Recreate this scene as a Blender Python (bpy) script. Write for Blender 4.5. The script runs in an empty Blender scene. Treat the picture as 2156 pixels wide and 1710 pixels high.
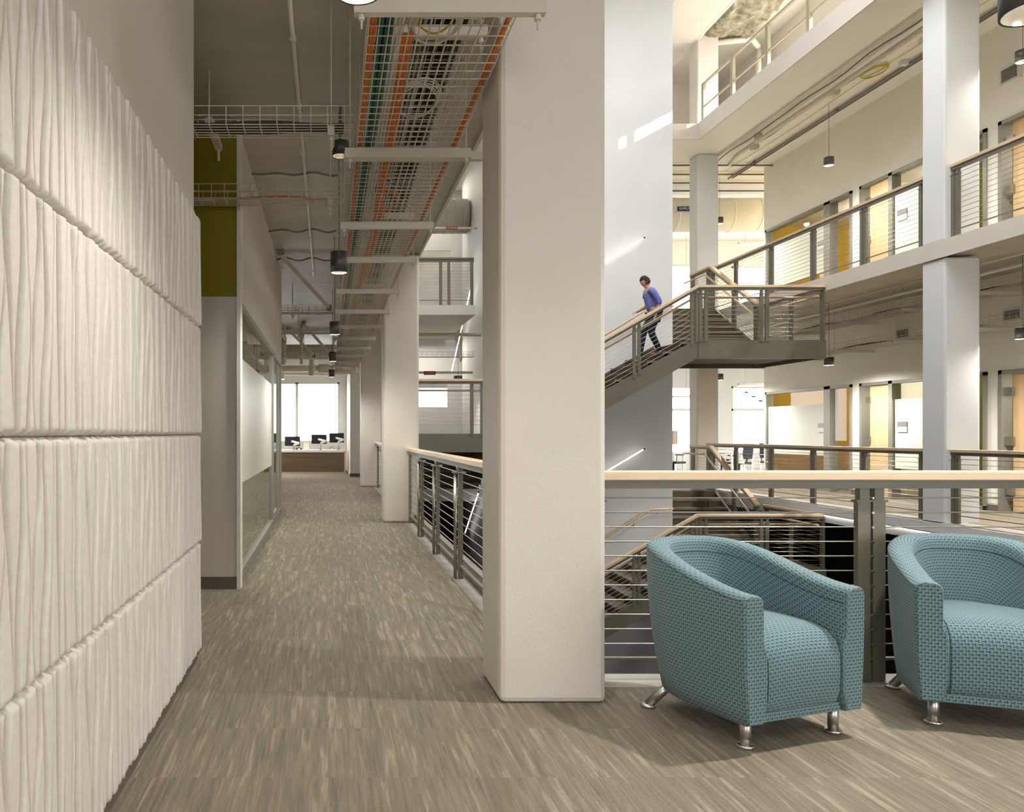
import bpy, math, random
from mathutils import Vector, Matrix, noise
R = random.Random(7)
PI = math.pi
C = bpy.context.scene.collection
V = Vector
# ------------------------------------------------------------------ materials
def srgb(r, g, b):
    f = lambda c: (c/255/12.92) if c/255 <= 0.04045 else ((c/255+0.055)/1.055)**2.4
    return (f(r), f(g), f(b), 1)
def mat(name, col, rough=0.6, metal=0.0, emit=None, es=0.0, spec=None):
    m = bpy.data.materials.new(name); m.use_nodes = True
    b = m.node_tree.nodes['Principled BSDF']
    b.inputs['Base Color'].default_value = col
    b.inputs['Roughness'].default_value = rough
    b.inputs['Metallic'].default_value = metal
    if spec is not None: b.inputs['Specular IOR Level'].default_value = spec
    if emit:
        b.inputs['Emission Color'].default_value = emit
        b.inputs['Emission Strength'].default_value = es
    return m
def N(m, t, **kw):
    n = m.node_tree.nodes.new(t)
    for k, v in kw.items(): setattr(n, k, v)
    return n
def L(m, a, b): m.node_tree.links.new(a, b)
def bsdf(m): return m.node_tree.nodes['Principled BSDF']
def math_(m, op, a, b=None, c=None):
    n = N(m, 'ShaderNodeMath', operation=op)
    for i, x in enumerate((a, b, c)):
        if x is None: continue
        if isinstance(x, (int, float)): n.inputs[i].default_value = x
        else: L(m, x, n.inputs[i])
    return n.outputs[0]
def mottled(name, c1, c2, scale=6, rough=.6, bump=.0, metal=0.0, detail=4, stretch=(1,1,1), bscale=None):
    m = mat(name, c1, rough, metal)
    tc = N(m, 'ShaderNodeTexCoord'); mp = N(m, 'ShaderNodeMapping'); mp.inputs['Scale'].default_value = stretch
    L(m, tc.outputs['Object'], mp.inputs[0])
    nz = N(m, 'ShaderNodeTexNoise'); nz.inputs['Scale'].default_value = scale; nz.inputs['Detail'].default_value = detail
    L(m, mp.outputs[0], nz.inputs['Vector'])
    rp = N(m, 'ShaderNodeValToRGB'); rp.color_ramp.elements[0].color = c1; rp.color_ramp.elements[1].color = c2
    rp.color_ramp.elements[0].position = .35; rp.color_ramp.elements[1].position = .65
    L(m, nz.outputs[0], rp.inputs[0]); L(m, rp.outputs[0], bsdf(m).inputs['Base Color'])
    if bump:
        bp = N(m, 'ShaderNodeBump'); bp.inputs['Strength'].default_value = bump; bp.inputs['Distance'].default_value = .01
        n2 = nz
        if bscale:
            n2 = N(m, 'ShaderNodeTexNoise'); n2.inputs['Scale'].default_value = bscale
            L(m, mp.outputs[0], n2.inputs['Vector'])
        L(m, n2.outputs[0], bp.inputs['Height']); L(m, bp.outputs[0], bsdf(m).inputs['Normal'])
    return m
def glass(name, tint=(.9, .95, .92, 1), refl=1.0):
    m = bpy.data.materials.new(name); m.use_nodes = True
    nt = m.node_tree; nt.nodes.clear()
    o = N(m, 'ShaderNodeOutputMaterial'); t = N(m, 'ShaderNodeBsdfTransparent'); g = N(m, 'ShaderNodeBsdfGlossy')
    t.inputs[0].default_value = tint; g.inputs['Roughness'].default_value = 0.01
    fr = N(m, 'ShaderNodeFresnel'); fr.inputs[0].default_value = 1.5
    mx = N(m, 'ShaderNodeMixShader')
    ge = N(m, 'ShaderNodeNewGeometry')
    f = math_(m, 'MULTIPLY', math_(m, 'MULTIPLY', fr.outputs[0], refl), math_(m, 'SUBTRACT', 1.0, ge.outputs['Backfacing']))
    L(m, f, mx.inputs[0]); L(m, t.outputs[0], mx.inputs[1]); L(m, g.outputs[0], mx.inputs[2]); L(m, mx.outputs[0], o.inputs[0])
    return m
M = {}
M['paint'] = mottled('white_paint', srgb(214, 207, 197), srgb(218, 211, 201), 2, .6, .08, bscale=60)
M['cream'] = mottled('cream_paint', srgb(240, 236, 224), srgb(243, 239, 228), 2, .6)
M['block'] = mottled('daylit_white_paint', srgb(222, 224, 224), srgb(227, 228, 228), 1.5, .6)  # white paint with the cool daylight put into its colour
M['panel'] = mottled('felt_panel', srgb(216, 210, 202), srgb(222, 216, 208), 40, .95, .08, bscale=350)
M['olive'] = mottled('olive_paint', srgb(136, 122, 0), srgb(141, 127, 2), 2, .7)
M['greenp'] = mat('green_paint', srgb(140, 142, 10), .7)
M['yellow'] = mat('yellow_paint', srgb(226, 186, 0), .7)
M['ceil'] = mottled('ceiling_paint', srgb(176, 170, 156), srgb(188, 182, 168), 1.3, .5, .1, stretch=(1, 3, 1))
M['conc'] = mottled('grey_concrete', srgb(150, 145, 134), srgb(170, 165, 154), 5, .6, .1)
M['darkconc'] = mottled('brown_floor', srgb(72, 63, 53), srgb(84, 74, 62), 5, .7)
M['base'] = mat('grey_baseboard', srgb(104, 96, 86), .6)
M['steel'] = mottled('grey_green_painted_steel', srgb(106, 102, 87), srgb(112, 108, 93), 3, .42)
M['stain'] = mat('stainless_steel', srgb(175, 172, 162), .28, 1.0)
M['cable'] = mat('stainless_cable', srgb(170, 166, 154), .35, .8)
M['chrome'] = mottled('brushed_chrome', srgb(190, 186, 180), srgb(215, 210, 205), 30, .34, 0, 1.0, stretch=(1, 1, .05))
M['galv'] = mat('white_coated_wire', srgb(205, 198, 182), .45)
M['strut'] = mat('painted_strut', srgb(198, 192, 178), .5)
M['pipe'] = mat('white_painted_pipe', srgb(214, 206, 188), .45)
M['conduit'] = mat('grey_conduit', srgb(120, 112, 100), .5, .3)
M['lampbody'] = mat('dark_grey_lamp_metal', srgb(88, 84, 84), .4, .3)
M['lampin'] = mat('lamp_reflector', srgb(230, 225, 215), .25, .6)
M['bulb'] = mat('lamp_bulb', (1, .93, .82, 1), .5, 0, (1, .86, .68, 1), 22)
M['led'] = mat('led_strip', (1, 1, 1, 1), .5, 0, (1, .94, .88, 1), 4)
M['ledw'] = mat('linear_lamp_diffuser', (1, 1, 1, 1), .5, 0, (1, .9, .76, 1), 4)
M['frame'] = mat('grey_aluminium_frame', srgb(150, 147, 138), .4, .4)
M['wframe'] = mat('white_window_frame', srgb(226, 224, 216), .5)
M['glass'] = glass('clear_glass', (.95, .97, .96, 1), .8)
M['gglass'] = glass('green_tinted_glass', (.78, .86, .78, 1), 1.3)
M['sky_glass'] = glass('window_glass', (.97, .98, 1, 1), .6)
M['black'] = mat('black_plastic', srgb(28, 28, 32), .45)
M['dgrey'] = mat('dark_grey_plastic', srgb(70, 68, 66), .45)
M['white'] = mat('white_plastic', srgb(230, 228, 222), .4)
M['navy'] = mat('navy_fabric', srgb(52, 60, 84), .8)
M['orange'] = mat('orange_cable', srgb(214, 118, 40), .5)
M['teal'] = mat('teal_cable', srgb(18, 92, 84), .5)
M['wcable'] = mat('white_cable', srgb(206, 204, 196), .5)
M['dcable'] = mat('dark_cable', srgb(58, 48, 42), .6)
M['ycable'] = mat('yellow_cable', srgb(206, 190, 40), .5)
M['bcable'] = mat('blue_cable', srgb(70, 90, 130), .5)
M['red'] = mat('red_sign', srgb(150, 24, 30), .5)
M['blue'] = mat('blue_sign', srgb(28, 50, 110), .5)
M['grate'] = mat('dark_vent', srgb(60, 58, 54), .6)
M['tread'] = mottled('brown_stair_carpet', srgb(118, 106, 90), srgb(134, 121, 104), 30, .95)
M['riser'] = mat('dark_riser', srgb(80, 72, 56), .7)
M['skin'] = mat('skin', srgb(196, 150, 126), .6)
M['hair'] = mat('dark_hair', srgb(34, 28, 26), .7)
M['shirt'] = mottled('blue_shirt', srgb(110, 116, 186), srgb(120, 126, 196), 8, .85)
M['trousers'] = mat('navy_trousers', srgb(22, 26, 44), .85)
M['deck'] = mottled('sprayed_insulation', srgb(120, 114, 94), srgb(168, 160, 136), 9, .95, .8, bscale=14)
M['paper'] = mat('white_paper', srgb(236, 236, 236), .7)
M['outside'] = mottled('outside_render', srgb(238, 238, 236), srgb(228, 228, 224), 1, .8)
M['outgreen'] = mat('pale_green_rail', srgb(170, 196, 180), .6)
# frosted film
m = mat('frosted_film', srgb(222, 224, 208), .35); bsdf(m).inputs['Transmission Weight'].default_value = .0
M['film'] = m
# wood
def woodmat(name, c1, c2, axis, rough=.4, sc=2.0):
    m = mat(name, c1, rough)
    tc = N(m, 'ShaderNodeTexCoord'); mp = N(m, 'ShaderNodeMapping')
    s = [30*sc]*3; s[axis] = 1.2*sc; mp.inputs['Scale'].default_value = s
    L(m, tc.outputs['Object'], mp.inputs[0])
    nz = N(m, 'ShaderNodeTexNoise'); nz.inputs['Scale'].default_value = 1; nz.inputs['Detail'].default_value = 5
    L(m, mp.outputs[0], nz.inputs['Vector'])
    rp = N(m, 'ShaderNodeValToRGB'); rp.color_ramp.elements[0].color = c1; rp.color_ramp.elements[1].color = c2
    rp.color_ramp.elements[0].position = .3; rp.color_ramp.elements[1].position = .7
    L(m, nz.outputs[0], rp.inputs[0]); L(m, rp.outputs[0], bsdf(m).inputs['Base Color'])
    return m
M['rail_x'] = woodmat('maple_handrail_wood', srgb(218, 190, 158), srgb(228, 203, 172), 0)
M['rail_y'] = woodmat('maple_handrail_wood_long', srgb(205, 180, 150), srgb(218, 194, 165), 1)
M['walnut'] = woodmat('walnut_veneer', srgb(88, 74, 58), srgb(112, 96, 76), 0, .4, .35)
M['maple'] = woodmat('maple_door_veneer', srgb(206, 172, 128), srgb(214, 182, 140), 2, .4, .5)
# carpet: streaked tiles
m = mat('streaked_carpet', srgb(120, 108, 90), .95, spec=.15); M['carpet'] = m
tc = N(m, 'ShaderNodeTexCoord'); sp = N(m, 'ShaderNodeSeparateXYZ'); L(m, tc.outputs['Object'], sp.inputs[0])
tx = math_(m, 'FLOOR', math_(m, 'DIVIDE', sp.outputs[0], .5)); ty = math_(m, 'FLOOR', math_(m, 'DIVIDE', sp.outputs[1], .5))
cmb = N(m, 'ShaderNodeCombineXYZ'); L(m, tx, cmb.inputs[0]); L(m, ty, cmb.inputs[1])
wn = N(m, 'ShaderNodeTexWhiteNoise'); L(m, cmb.outputs[0], wn.inputs['Vector'])
off = math_(m, 'MULTIPLY', wn.outputs['Value'], 37.0)
def streak(sx, sy, w, det, dist=0.0, rough=.6):
    cm = N(m, 'ShaderNodeCombineXYZ')
    L(m, math_(m, 'MULTIPLY', sp.outputs[0], sx), cm.inputs[0]); L(m, math_(m, 'MULTIPLY', sp.outputs[1], sy), cm.inputs[1])
    L(m, math_(m, 'ADD', off, w), cm.inputs[2])
    n = N(m, 'ShaderNodeTexNoise'); n.inputs['Scale'].default_value = 1; n.inputs['Detail'].default_value = det
    n.inputs['Distortion'].default_value = dist; n.inputs['Roughness'].default_value = rough
    L(m, cm.outputs[0], n.inputs['Vector']); return n.outputs[0]
s1 = streak(34, 2.0, 0, 2.5, .3); s2 = streak(90, 3.0, 9, 3); s3 = streak(220, 110, 3, 2); s4 = streak(60, 2.4, 21, 3, .3)
r1 = N(m, 'ShaderNodeValToRGB'); e = r1.color_ramp.elements
e[0].position = .35; e[0].color = srgb(128, 120, 106); e[1].position = .56; e[1].color = srgb(139, 130, 114)
e2 = r1.color_ramp.elements.new(.595); e2.color = srgb(141, 132, 115); e3 = r1.color_ramp.elements.new(.62); e3.color = srgb(156, 147, 127)
L(m, s1, r1.inputs[0])
r2 = N(m, 'ShaderNodeMapRange'); r2.inputs[1].default_value = .3; r2.inputs[2].default_value = .7; r2.inputs[3].default_value = .78; r2.inputs[4].default_value = 1.12
L(m, s2, r2.inputs[0])
r3 = N(m, 'ShaderNodeMapRange'); r3.inputs[1].default_value = .3; r3.inputs[2].default_value = .7; r3.inputs[3].default_value = .90; r3.inputs[4].default_value = 1.08
L(m, s3, r3.inputs[0])
r4 = N(m, 'ShaderNodeMapRange'); r4.inputs[1].default_value = .62; r4.inputs[2].default_value = .66; r4.inputs[3].default_value = 1.0; r4.inputs[4].default_value = .84
L(m, s4, r4.inputs[0])
rr = N(m, 'ShaderNodeMapRange'); rr.inputs[3].default_value = .975; rr.inputs[4].default_value = 1.02; L(m, wn.outputs['Value'], rr.inputs[0])
k = math_(m, 'MULTIPLY', math_(m, 'MULTIPLY', r2.outputs[0], r3.outputs[0]), math_(m, 'MULTIPLY', r4.outputs[0], rr.outputs[0]))
mx = N(m, 'ShaderNodeVectorMath', operation='SCALE'); L(m, r1.outputs[0], mx.inputs[0]); L(m, k, mx.inputs['Scale'])
L(m, mx.outputs[0], bsdf(m).inputs['Base Color'])
wv = N(m, 'ShaderNodeTexWave', wave_type='BANDS', bands_direction='X'); wv.inputs['Scale'].default_value = 60
L(m, tc.outputs['Object'], wv.inputs['Vector'])
bp = N(m, 'ShaderNodeBump'); bp.inputs['Strength'].default_value = .5; bp.inputs['Distance'].default_value = .004
L(m, math_(m, 'ADD', math_(m, 'MULTIPLY', wv.outputs[0], .3), math_(m, 'ADD', s2, s3)), bp.inputs['Height']); L(m, bp.outputs[0], bsdf(m).inputs['Normal'])
# chair fabric (uv in metres)
m = mat('teal_woven_fabric', srgb(120, 165, 175), .85, spec=.3); M['fabric'] = m
uv = N(m, 'ShaderNodeUVMap'); sp = N(m, 'ShaderNodeSeparateXYZ'); L(m, uv.outputs[0], sp.inputs[0])
P = .024; Q = .0145
row = math_(m, 'FLOOR', math_(m, 'DIVIDE', sp.outputs[1], Q))
fv = math_(m, 'FRACT', math_(m, 'DIVIDE', sp.outputs[1], Q))
fu = math_(m, 'FRACT', math_(m, 'ADD', math_(m, 'DIVIDE', sp.outputs[0], P), math_(m, 'MULTIPLY', row, .5)))
hb = math_(m, 'MULTIPLY', math_(m, 'LESS_THAN', math_(m, 'ABSOLUTE', math_(m, 'SUBTRACT', fv, .5)), .12), math_(m, 'LESS_THAN', fu, .62))
vb = math_(m, 'MULTIPLY', math_(m, 'LESS_THAN', math_(m, 'ABSOLUTE', math_(m, 'SUBTRACT', fu, .62)), .065), math_(m, 'LESS_THAN', math_(m, 'ABSOLUTE', math_(m, 'SUBTRACT', fv, .55)), .42))
pat = math_(m, 'MAXIMUM', hb, vb)
nz = N(m, 'ShaderNodeTexNoise'); nz.inputs['Scale'].default_value = 420
L(m, uv.outputs[0], nz.inputs['Vector'])
mxc = N(m, 'ShaderNodeMixRGB'); mxc.inputs[1].default_value = srgb(120, 148, 154); mxc.inputs[2].default_value = srgb(22, 56, 70)
L(m, math_(m, 'MULTIPLY', pat, .92), mxc.inputs[0])
mv = N(m, 'ShaderNodeMixRGB', blend_type='MULTIPLY'); mv.inputs[0].default_value = .35
L(m, mxc.outputs[0], mv.inputs[1]); L(m, nz.outputs[0], mv.inputs[2]); 
L(m, mv.outputs[0], bsdf(m).inputs['Base Color'])
bp = N(m, 'ShaderNodeBump'); bp.inputs['Strength'].default_value = .4; bp.inputs['Distance'].default_value = .002
L(m, math_(m, 'SUBTRACT', nz.outputs[0], pat), bp.inputs['Height']); L(m, bp.outputs[0], bsdf(m).inputs['Normal'])
bsdf(m).inputs['Sheen Weight'].default_value = .15
# ------------------------------------------------------------------ builder
ORG = {}
class MB:
    def __init__(s): s.v = []; s.f = []; s.sm = []; s.uv = []
    def add(s, vs, fs, smooth=False):
        b = len(s.v); s.v += [tuple(p) for p in vs]
        for f in fs: s.f.append([i+b for i in f]); s.sm.append(smooth)
        return s
    def box(s, x0, x1, y0, y1, z0, z1):
        if x0 > x1: x0, x1 = x1, x0
        if y0 > y1: y0, y1 = y1, y0
        if z0 > z1: z0, z1 = z1, z0
        vs = [(x, y, z) for z in (z0, z1) for y in (y0, y1) for x in (x0, x1)]
        return s.add(vs, [(0,2,3,1), (4,5,7,6), (0,1,5,4), (2,6,7,3), (0,4,6,2), (1,3,7,5)])
    def bar(s, p, q, w, h, up=(0, 0, 1)):
        p = V(p); q = V(q); d = (q-p).normalized(); up = V(up)
        r = d.cross(up)
        if r.length < 1e-4: r = d.cross(V((1, 0, 0)))
        r.normalize(); u = r.cross(d).normalized()
        vs = [c + r*(a*w/2) + u*(b*h/2) for c in (p, q) for b in (-1, 1) for a in (-1, 1)]
        return s.add(vs, [(0,2,3,1), (4,5,7,6), (0,1,5,4), (2,6,7,3), (0,4,6,2), (1,3,7,5)])
    def tube(s, pts, r, n=6, cap=True, closed=False):
        pts = [V(p) for p in pts]; k = len(pts); rs = r if isinstance(r, (list, tuple)) else [r]*k
        rings = []; prev = None
        for i, p in enumerate(pts):
            if closed: d = pts[(i+1) % k] - pts[i-1]
            else: d = pts[min(i+1, k-1)] - pts[max(i-1, 0)]
            d.normalize()
            if prev is None:
                a = V((0, 0, 1)) if abs(d.z) < .9 else V((1, 0, 0)); x = d.cross(a).normalized()
            else:
                x = (prev - d*prev.dot(d)); x = x.normalized() if x.length > 1e-5 else d.orthogonal().normalized()
            prev = x; y = d.cross(x)
            rings.append([p + (x*math.cos(2*PI*j/n) + y*math.sin(2*PI*j/n))*rs[i] for j in range(n)])
        vs = [q for g in rings for q in g]; fs = []
        for i in range(k if closed else k-1):
            a, b = i*n, ((i+1) % k)*n
            for j in range(n): fs.append((a+j, a+(j+1) % n, b+(j+1) % n, b+j))
        s.add(vs, fs, True)
        if cap and not closed:
            b = len(s.v) - len(vs)
            s.f.append([b+j for j in range(n)][::-1]); s.sm.append(False)
            s.f.append([b+(k-1)*n+j for j in range(n)]); s.sm.append(False)
        return s
    def lathe(s, prof, cx, cy, n=24):
        vs = []; fs = []
        for (r, z) in prof:
            for j in range(n): vs.append((cx+r*math.cos(2*PI*j/n), cy+r*math.sin(2*PI*j/n), z))
        for i in range(len(prof)-1):
            for j in range(n): fs.append((i*n+j, i*n+(j+1) % n, (i+1)*n+(j+1) % n, (i+1)*n+j))
        return s.add(vs, fs, True)
    def prism(s, poly, vec):
        n = len(poly); vec = V(vec); a = [V(p) for p in poly]; vs = a + [p+vec for p in a]
        fs = [list(range(n))[::-1], list(range(n, 2*n))] + [(i, (i+1) % n, n+(i+1) % n, n+i) for i in range(n)]
        return s.add(vs, fs)
    def build(s, name, material, parent=None, bevel=0.0, uvs=None, seg=2):
        o_ = V((0, 0, 0))
        if parent is not None: o_ = ORG.get(parent.name, V((0, 0, 0)))
        elif s.v:
            xs = [p[0] for p in s.v]; ys = [p[1] for p in s.v]; zs = [p[2] for p in s.v]
            o_ = V(((min(xs)+max(xs))/2, (min(ys)+max(ys))/2, min(zs)))
            if s.__dict__.get('keep'): o_ = V((0, 0, 0))
        me = bpy.data.meshes.new(name)
        me.from_pydata([(p[0]-o_.x, p[1]-o_.y, p[2]-o_.z) for p in s.v], [], s.f)
        me.polygons.foreach_set('use_smooth', s.sm)
        if uvs:
            ul = me.uv_layers.new(name='UVMap'); 
            for li, lp in enumerate(me.loops): ul.data[li].uv = uvs[lp.vertex_index]
        me.materials.append(material); me.update()
        o = bpy.data.objects.new(name, me); C.objects.link(o)
        if parent is not None: o.parent = parent
        else: o.location = o_
        ORG[o.name] = o_
        if bevel:
            b = o.modifiers.new('bevel', 'BEVEL'); b.width = bevel; b.segments = seg; b.limit_method = 'ANGLE'
        return o
def tag(o, label=None, cat=None, group=None, kind=None):
    if label: o['label'] = label
    if cat: o['category'] = cat
    if group: o['group'] = group
    if kind: o['kind'] = kind
    return o
def thing(name, loc, label, cat, group=None):
    o = bpy.data.objects.new(name, None); C.objects.link(o); o.location = loc; o.empty_display_size = .1
    ORG[o.name] = V(loc); return tag(o, label, cat, group)
KIDS = {}
def copy_tree(o, parent=None):
    c = o.copy(); C.objects.link(c)
    if parent is not None: c.parent = parent
    ORG[c.name] = ORG.get(o.name, V((0, 0, 0)))
    for ch in list(o.children): copy_tree(ch, c)
    return c
def struct(name, mb, material, bevel=0.0, label=None, cat=None):
    mb.keep = True
    o = mb.build(name, material, None, bevel); o['kind'] = 'structure'
    if label: tag(o, label, cat)
    return o
def text(name, body, size, loc, rot, material, parent=None, depth=.001, align='CENTER'):
    cu = bpy.data.curves.new(name, 'FONT'); cu.body = body; cu.size = size; cu.align_x = align; cu.align_y = 'CENTER'; cu.extrude = depth
    o = bpy.data.objects.new(name, cu); C.objects.link(o); o.rotation_euler = rot
    cu.materials.append(material)
    dg = bpy.context.evaluated_depsgraph_get(); dg.update()
    me = bpy.data.meshes.new_from_object(o.evaluated_get(dg)); bpy.data.objects.remove(o)
    me.name = name; o = bpy.data.objects.new(name, me); C.objects.link(o); o.rotation_euler = rot
    if not me.materials: me.materials.append(material)
    if parent is not None:
        o.parent = parent; o.location = V(loc) - ORG.get(parent.name, V((0, 0, 0)))
    else: o.location = loc
    return o
H = 4.05          # storey height
F = 1700.0
def PX(x, y, d): return V(((x-690)*d/F, d, 1.28-(y-912)*d/F))
# ------------------------------------------------------------------ setting
# carpets and floors
struct('floor_corridor', MB().box(-6, 1.10, -3, 28, -.05, 0), M['carpet'])
struct('floor_lounge', MB().box(1.10, 8.8, -3, 4.07, -.05, 0), M['carpet'])
s = MB().box(-6, 1.30, -3, 28, -.26, -.05).box(1.10, 1.30, 4.30, 28, -.05, -.002).box(1.30, 8.83, -3, 4.28, -.26, -.05).box(1.10, 8.83, 4.07, 4.30, -.05, -.002)
struct('floor_slab_edge', s, M['conc'])
s = MB().box(1.3, 3.5, 18.5, 28, -.26, 0).box(3.5, 6.94, 21, 28, -.26, 0).box(6.94, 8.83, 18.2, 28, -.26, 0)
s.box(8.83, 14, -3, 20.3, -.26, -.005).box(8.83, 17, 20.3, 28, -.26, 0)
struct('floor_balcony', s, M['conc'])
struct('floor_balcony_carpet', MB().box(9.15, 14, -3, 20.3, -.005, .0), M['carpet'])
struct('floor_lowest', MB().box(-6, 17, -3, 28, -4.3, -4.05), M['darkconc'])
def upper_slab(z0, z1, name, A_back=17.5, extra=True):
    s = MB()
    s.box(-6, 1.30, -3, 28, z0, z1)
    s.box(1.30, 3.2, A_back, 22.2, z0, z1).box(1.3, 3.5, 22.2, 28, z0, z1).box(3.5, 6.94, 21, 28, z0, z1).box(6.94, 8.83, 18.2, 28, z0, z1)
    s.box(8.83, 14, -3, 20.3, z0, z1).box(8.83, 17, 20.3, 28, z0, z1)
    s.box(1.30, 8.83, -3, 4.28, z0, z1)
    return s
struct('ceiling_slab', upper_slab(3.84, H, 'x'), M['ceil'])
# white slab edge facing boards
s = MB().box(8.80, 8.83, 4.28, 18.2, 3.80, H+.0).box(6.94, 8.83, 18.17, 18.2, 3.80, H).box(1.3, 3.2, 17.47, 17.5, 3.84, H).box(1.30, 1.33, 4.28, 17.5, 3.82, H)
struct('trim_slab_edge', s, M['paint'])
s = MB().box(8.80, 8.83, 4.3, 18.2, -.30, -.02).box(1.3, 3.5, 18.47, 18.5, -.28, 0)
struct('trim_lower_slab_edge', s, M['block'])
s = MB().box(8.45, 14, -3, 28, 7.95, 8.17).box(1.3, 8.45, 18.35, 28, 7.95, 8.17).box(-6, 1.3, -3, 28, 7.95, 8.17).box(1.3, 8.45, -3, 4.28, 7.95, 8.17).box(14, 17, 20.3, 28, 7.95, 8.17)
struct('ceiling_upper', s, M['cream'])
s = MB().box(8.42, 8.45, 4.28, 18.35, 7.95, 8.33).box(1.3, 8.45, 18.32, 18.35, 7.95, 8.30)
struct('trim_catwalk_edge', s, M['paint'])
# roof with an unseen skylight opening, placed to light the atrium
s = MB().box(-6, 1.3, -3, 28, 10.67, 10.9).box(1.3, 8.8, 13.4, 28, 10.67, 10.9).box(1.3, 8.8, -3, 5.5, 10.67, 10.9).box(7.2, 8.8, 5.5, 13.4, 10.67, 10.9).box(8.8, 11.2, -3, 20.3, 11.1, 11.3).box(8.8, 17, 20.3, 28, 11.1, 11.3).box(8.8, 8.86, -3, 28, 10.67, 11.1)
struct('ceiling_roof', s, M['paint'])
s = MB()
for i in range(8): s.box(1.3+i*1.25, 1.31+i*1.25, 15, 22, 10.664, 10.67)
for j in range(9): s.box(1.3, 8.8, 13.4+j*1.2, 13.41+j*1.2, 10.664, 10.67)
struct('trim_ceiling_grid', s, M['wframe'])
s = MB()
for i in range(5): s.box(1.28+i*1.25, 1.34+i*1.25, 5.5, 13.4, 10.7, 10.8)
for j in range(5): s.box(1.3, 7.2, 5.5+j*1.95, 5.56+j*1.95, 10.7, 10.8)
struct('window_skylight', s, M['wframe'])
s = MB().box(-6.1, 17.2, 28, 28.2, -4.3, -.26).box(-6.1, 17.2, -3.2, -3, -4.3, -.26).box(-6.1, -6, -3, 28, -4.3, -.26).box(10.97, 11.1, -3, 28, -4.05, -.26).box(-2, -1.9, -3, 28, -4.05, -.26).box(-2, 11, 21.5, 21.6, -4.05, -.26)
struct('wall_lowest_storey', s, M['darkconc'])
# columns (rounded corners)
def column(name, x, y, z0, z1, label, m='paint'):
    mb = MB().box(x, x+.506, y, y+.45, z0, z1)
    return struct(name, mb, M[m], .028, label, 'column')
column('column', .8136, 3.82, 0, 3.84, 'large white column nearest the camera, between corridor and armchairs')
column('column', .80, 11.55, 0, 3.84, 'white column at the far end of the corridor railing')
column('column', .79, 19.28, 0, 3.84, 'most distant white column along the corridor, near the desk')
column('column', 8.83, 11.55, -4.05, 3.80, 'white column in front of the office doors, lower storey', 'block')
column('column', 8.83, 11.55, H, 10.67, 'white column beside the upper balcony railing', 'block')
column('column', 8.83, 19.28, 0, 3.84, 'shaded column behind the stair landing, lower storey')
column('column', 8.83, 19.28, H, 7.95, 'bright white column behind the top of the staircase', 'block')
column('column', 8.83, 19.28, 8.17, 10.9, 'short white column above the catwalk corner')
# stair core block
struct('wall_stair_core', MB().box(3.5, 6.94, 16.25, 21, -4.05, 10.67), M['block'])
# left side walls
struct('wall_left', MB().box(-1.0, -.76, -3, 4.58, 0, 3.84), M['paint'])
struct('trim_panel_toe', MB().box(-.757, -.735, -3, 4.56, 0, .05), M['base'])
s = MB().box(-6, -.741, 6.63, 6.75, 0, 2.4)
struct('wall_recess', s, M['paint'], 0)
struct('wall_olive', MB().box(-6, -.741, 6.63, 6.75, 2.4, 3.84), M['olive'])
struct('baseboard_recess', MB().box(-6, -.741, 6.615, 6.63, 0, .10), M['base'])
struct('trim_recess_edge', MB().box(-.745, -.715, 6.61, 6.77, 0, 3.84), M['wframe'])
struct('wall_above_glass', MB().box(-.84, -.741, 6.75, 12.84, 2.4, 3.84), M['paint'])
struct('wall_meeting_back', MB().box(-6, -.741, 12.84, 12.96, 0, 3.84), M['paint'])
struct('wall_meeting_side', MB().box(-4.1, -4.0, 6.75, 12.84, 0, 3.84), M['olive'])
struct('wall_far_left', MB().box(-6.1, -6, -3, 28, 0, 10.9), M['paint'])
# glazed corridor partition
wf = thing('window_glazed_partition', (-.78, 9.8, 0), 'long glazed partition with a frosted band along the corridor', 'window'); wf['kind'] = 'structure'
fr = MB()
fr.box(-.80, -.735, 6.75, 12.84, 2.34, 2.40).box(-.80, -.735, 6.75, 12.84, .0, .10)
for y in (6.76, 11.0, 12.80): fr.box(-.80, -.735, y-.02, y+.04, 0, 2.4)
fr.build('frame', M['frame'], wf)
gl = MB()
for a, b in ((6.82, 8.75), (8.76, 10.98), (11.06, 12.78)): gl.box(-.774, -.766, a, b, .10, 2.34)
gl.build('pane', M['gglass'], wf)
fl = MB().box(-.764, -.762, 6.82, 10.98, .84, 1.94)
fl.build('frosted_band', M['film'], wf)
wd = MB().box(-.79, -.745, 11.1, 12.1, .1, .16).box(-.79, -.745, 11.1, 11.16, .1, 2.3).box(-.79, -.745, 12.3, 12.36, .1, 2.34)
wd.build('door_frame', M['frame'], wf)
# far facade with windows
def wall_x(y, y1, x0, x1, z0, z1, ops):
    s = MB(); xs = x0
    for (a, b, c, d) in sorted(ops):
        s.box(xs, a, y, y1, z0, z1)
        s.box(a, b, y, y1, z0, c); s.box(a, b, y, y1, d, z1); xs = b
    s.box(xs, x1, y, y1, z0, z1); return s
def wall_y(x, x1, y0, y1, z0, z1, ops):
    s = MB(); ys = y0
    for (a, b, c, d) in sorted(ops):
        s.box(x, x1, ys, a, z0, z1)
        if c > z0: s.box(x, x1, a, b, z0, c)
        if d < z1: s.box(x, x1, a, b, d, z1)
        ys = b
    s.box(x, x1, ys, y1, z0, z1); return s
ops1 = [(-5.5, .41, .95, 3.04), (2.0, 6.0, .95, 2.9), (10.4, 13.4, .6, 2.9), (14.0, 16.8, .6, 2.9)]
struct('wall_far', wall_x(28, 28.2, -6, 17, 0, 3.84, ops1), M['block'])
ops2 = [(-5.5, .41, 5.0, 7.06), (1.6, 5.0, 6.0, 6.9), (10.4, 13.4, 4.7, 7.06), (14.0, 16.8, 4.7, 7.06)]
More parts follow.
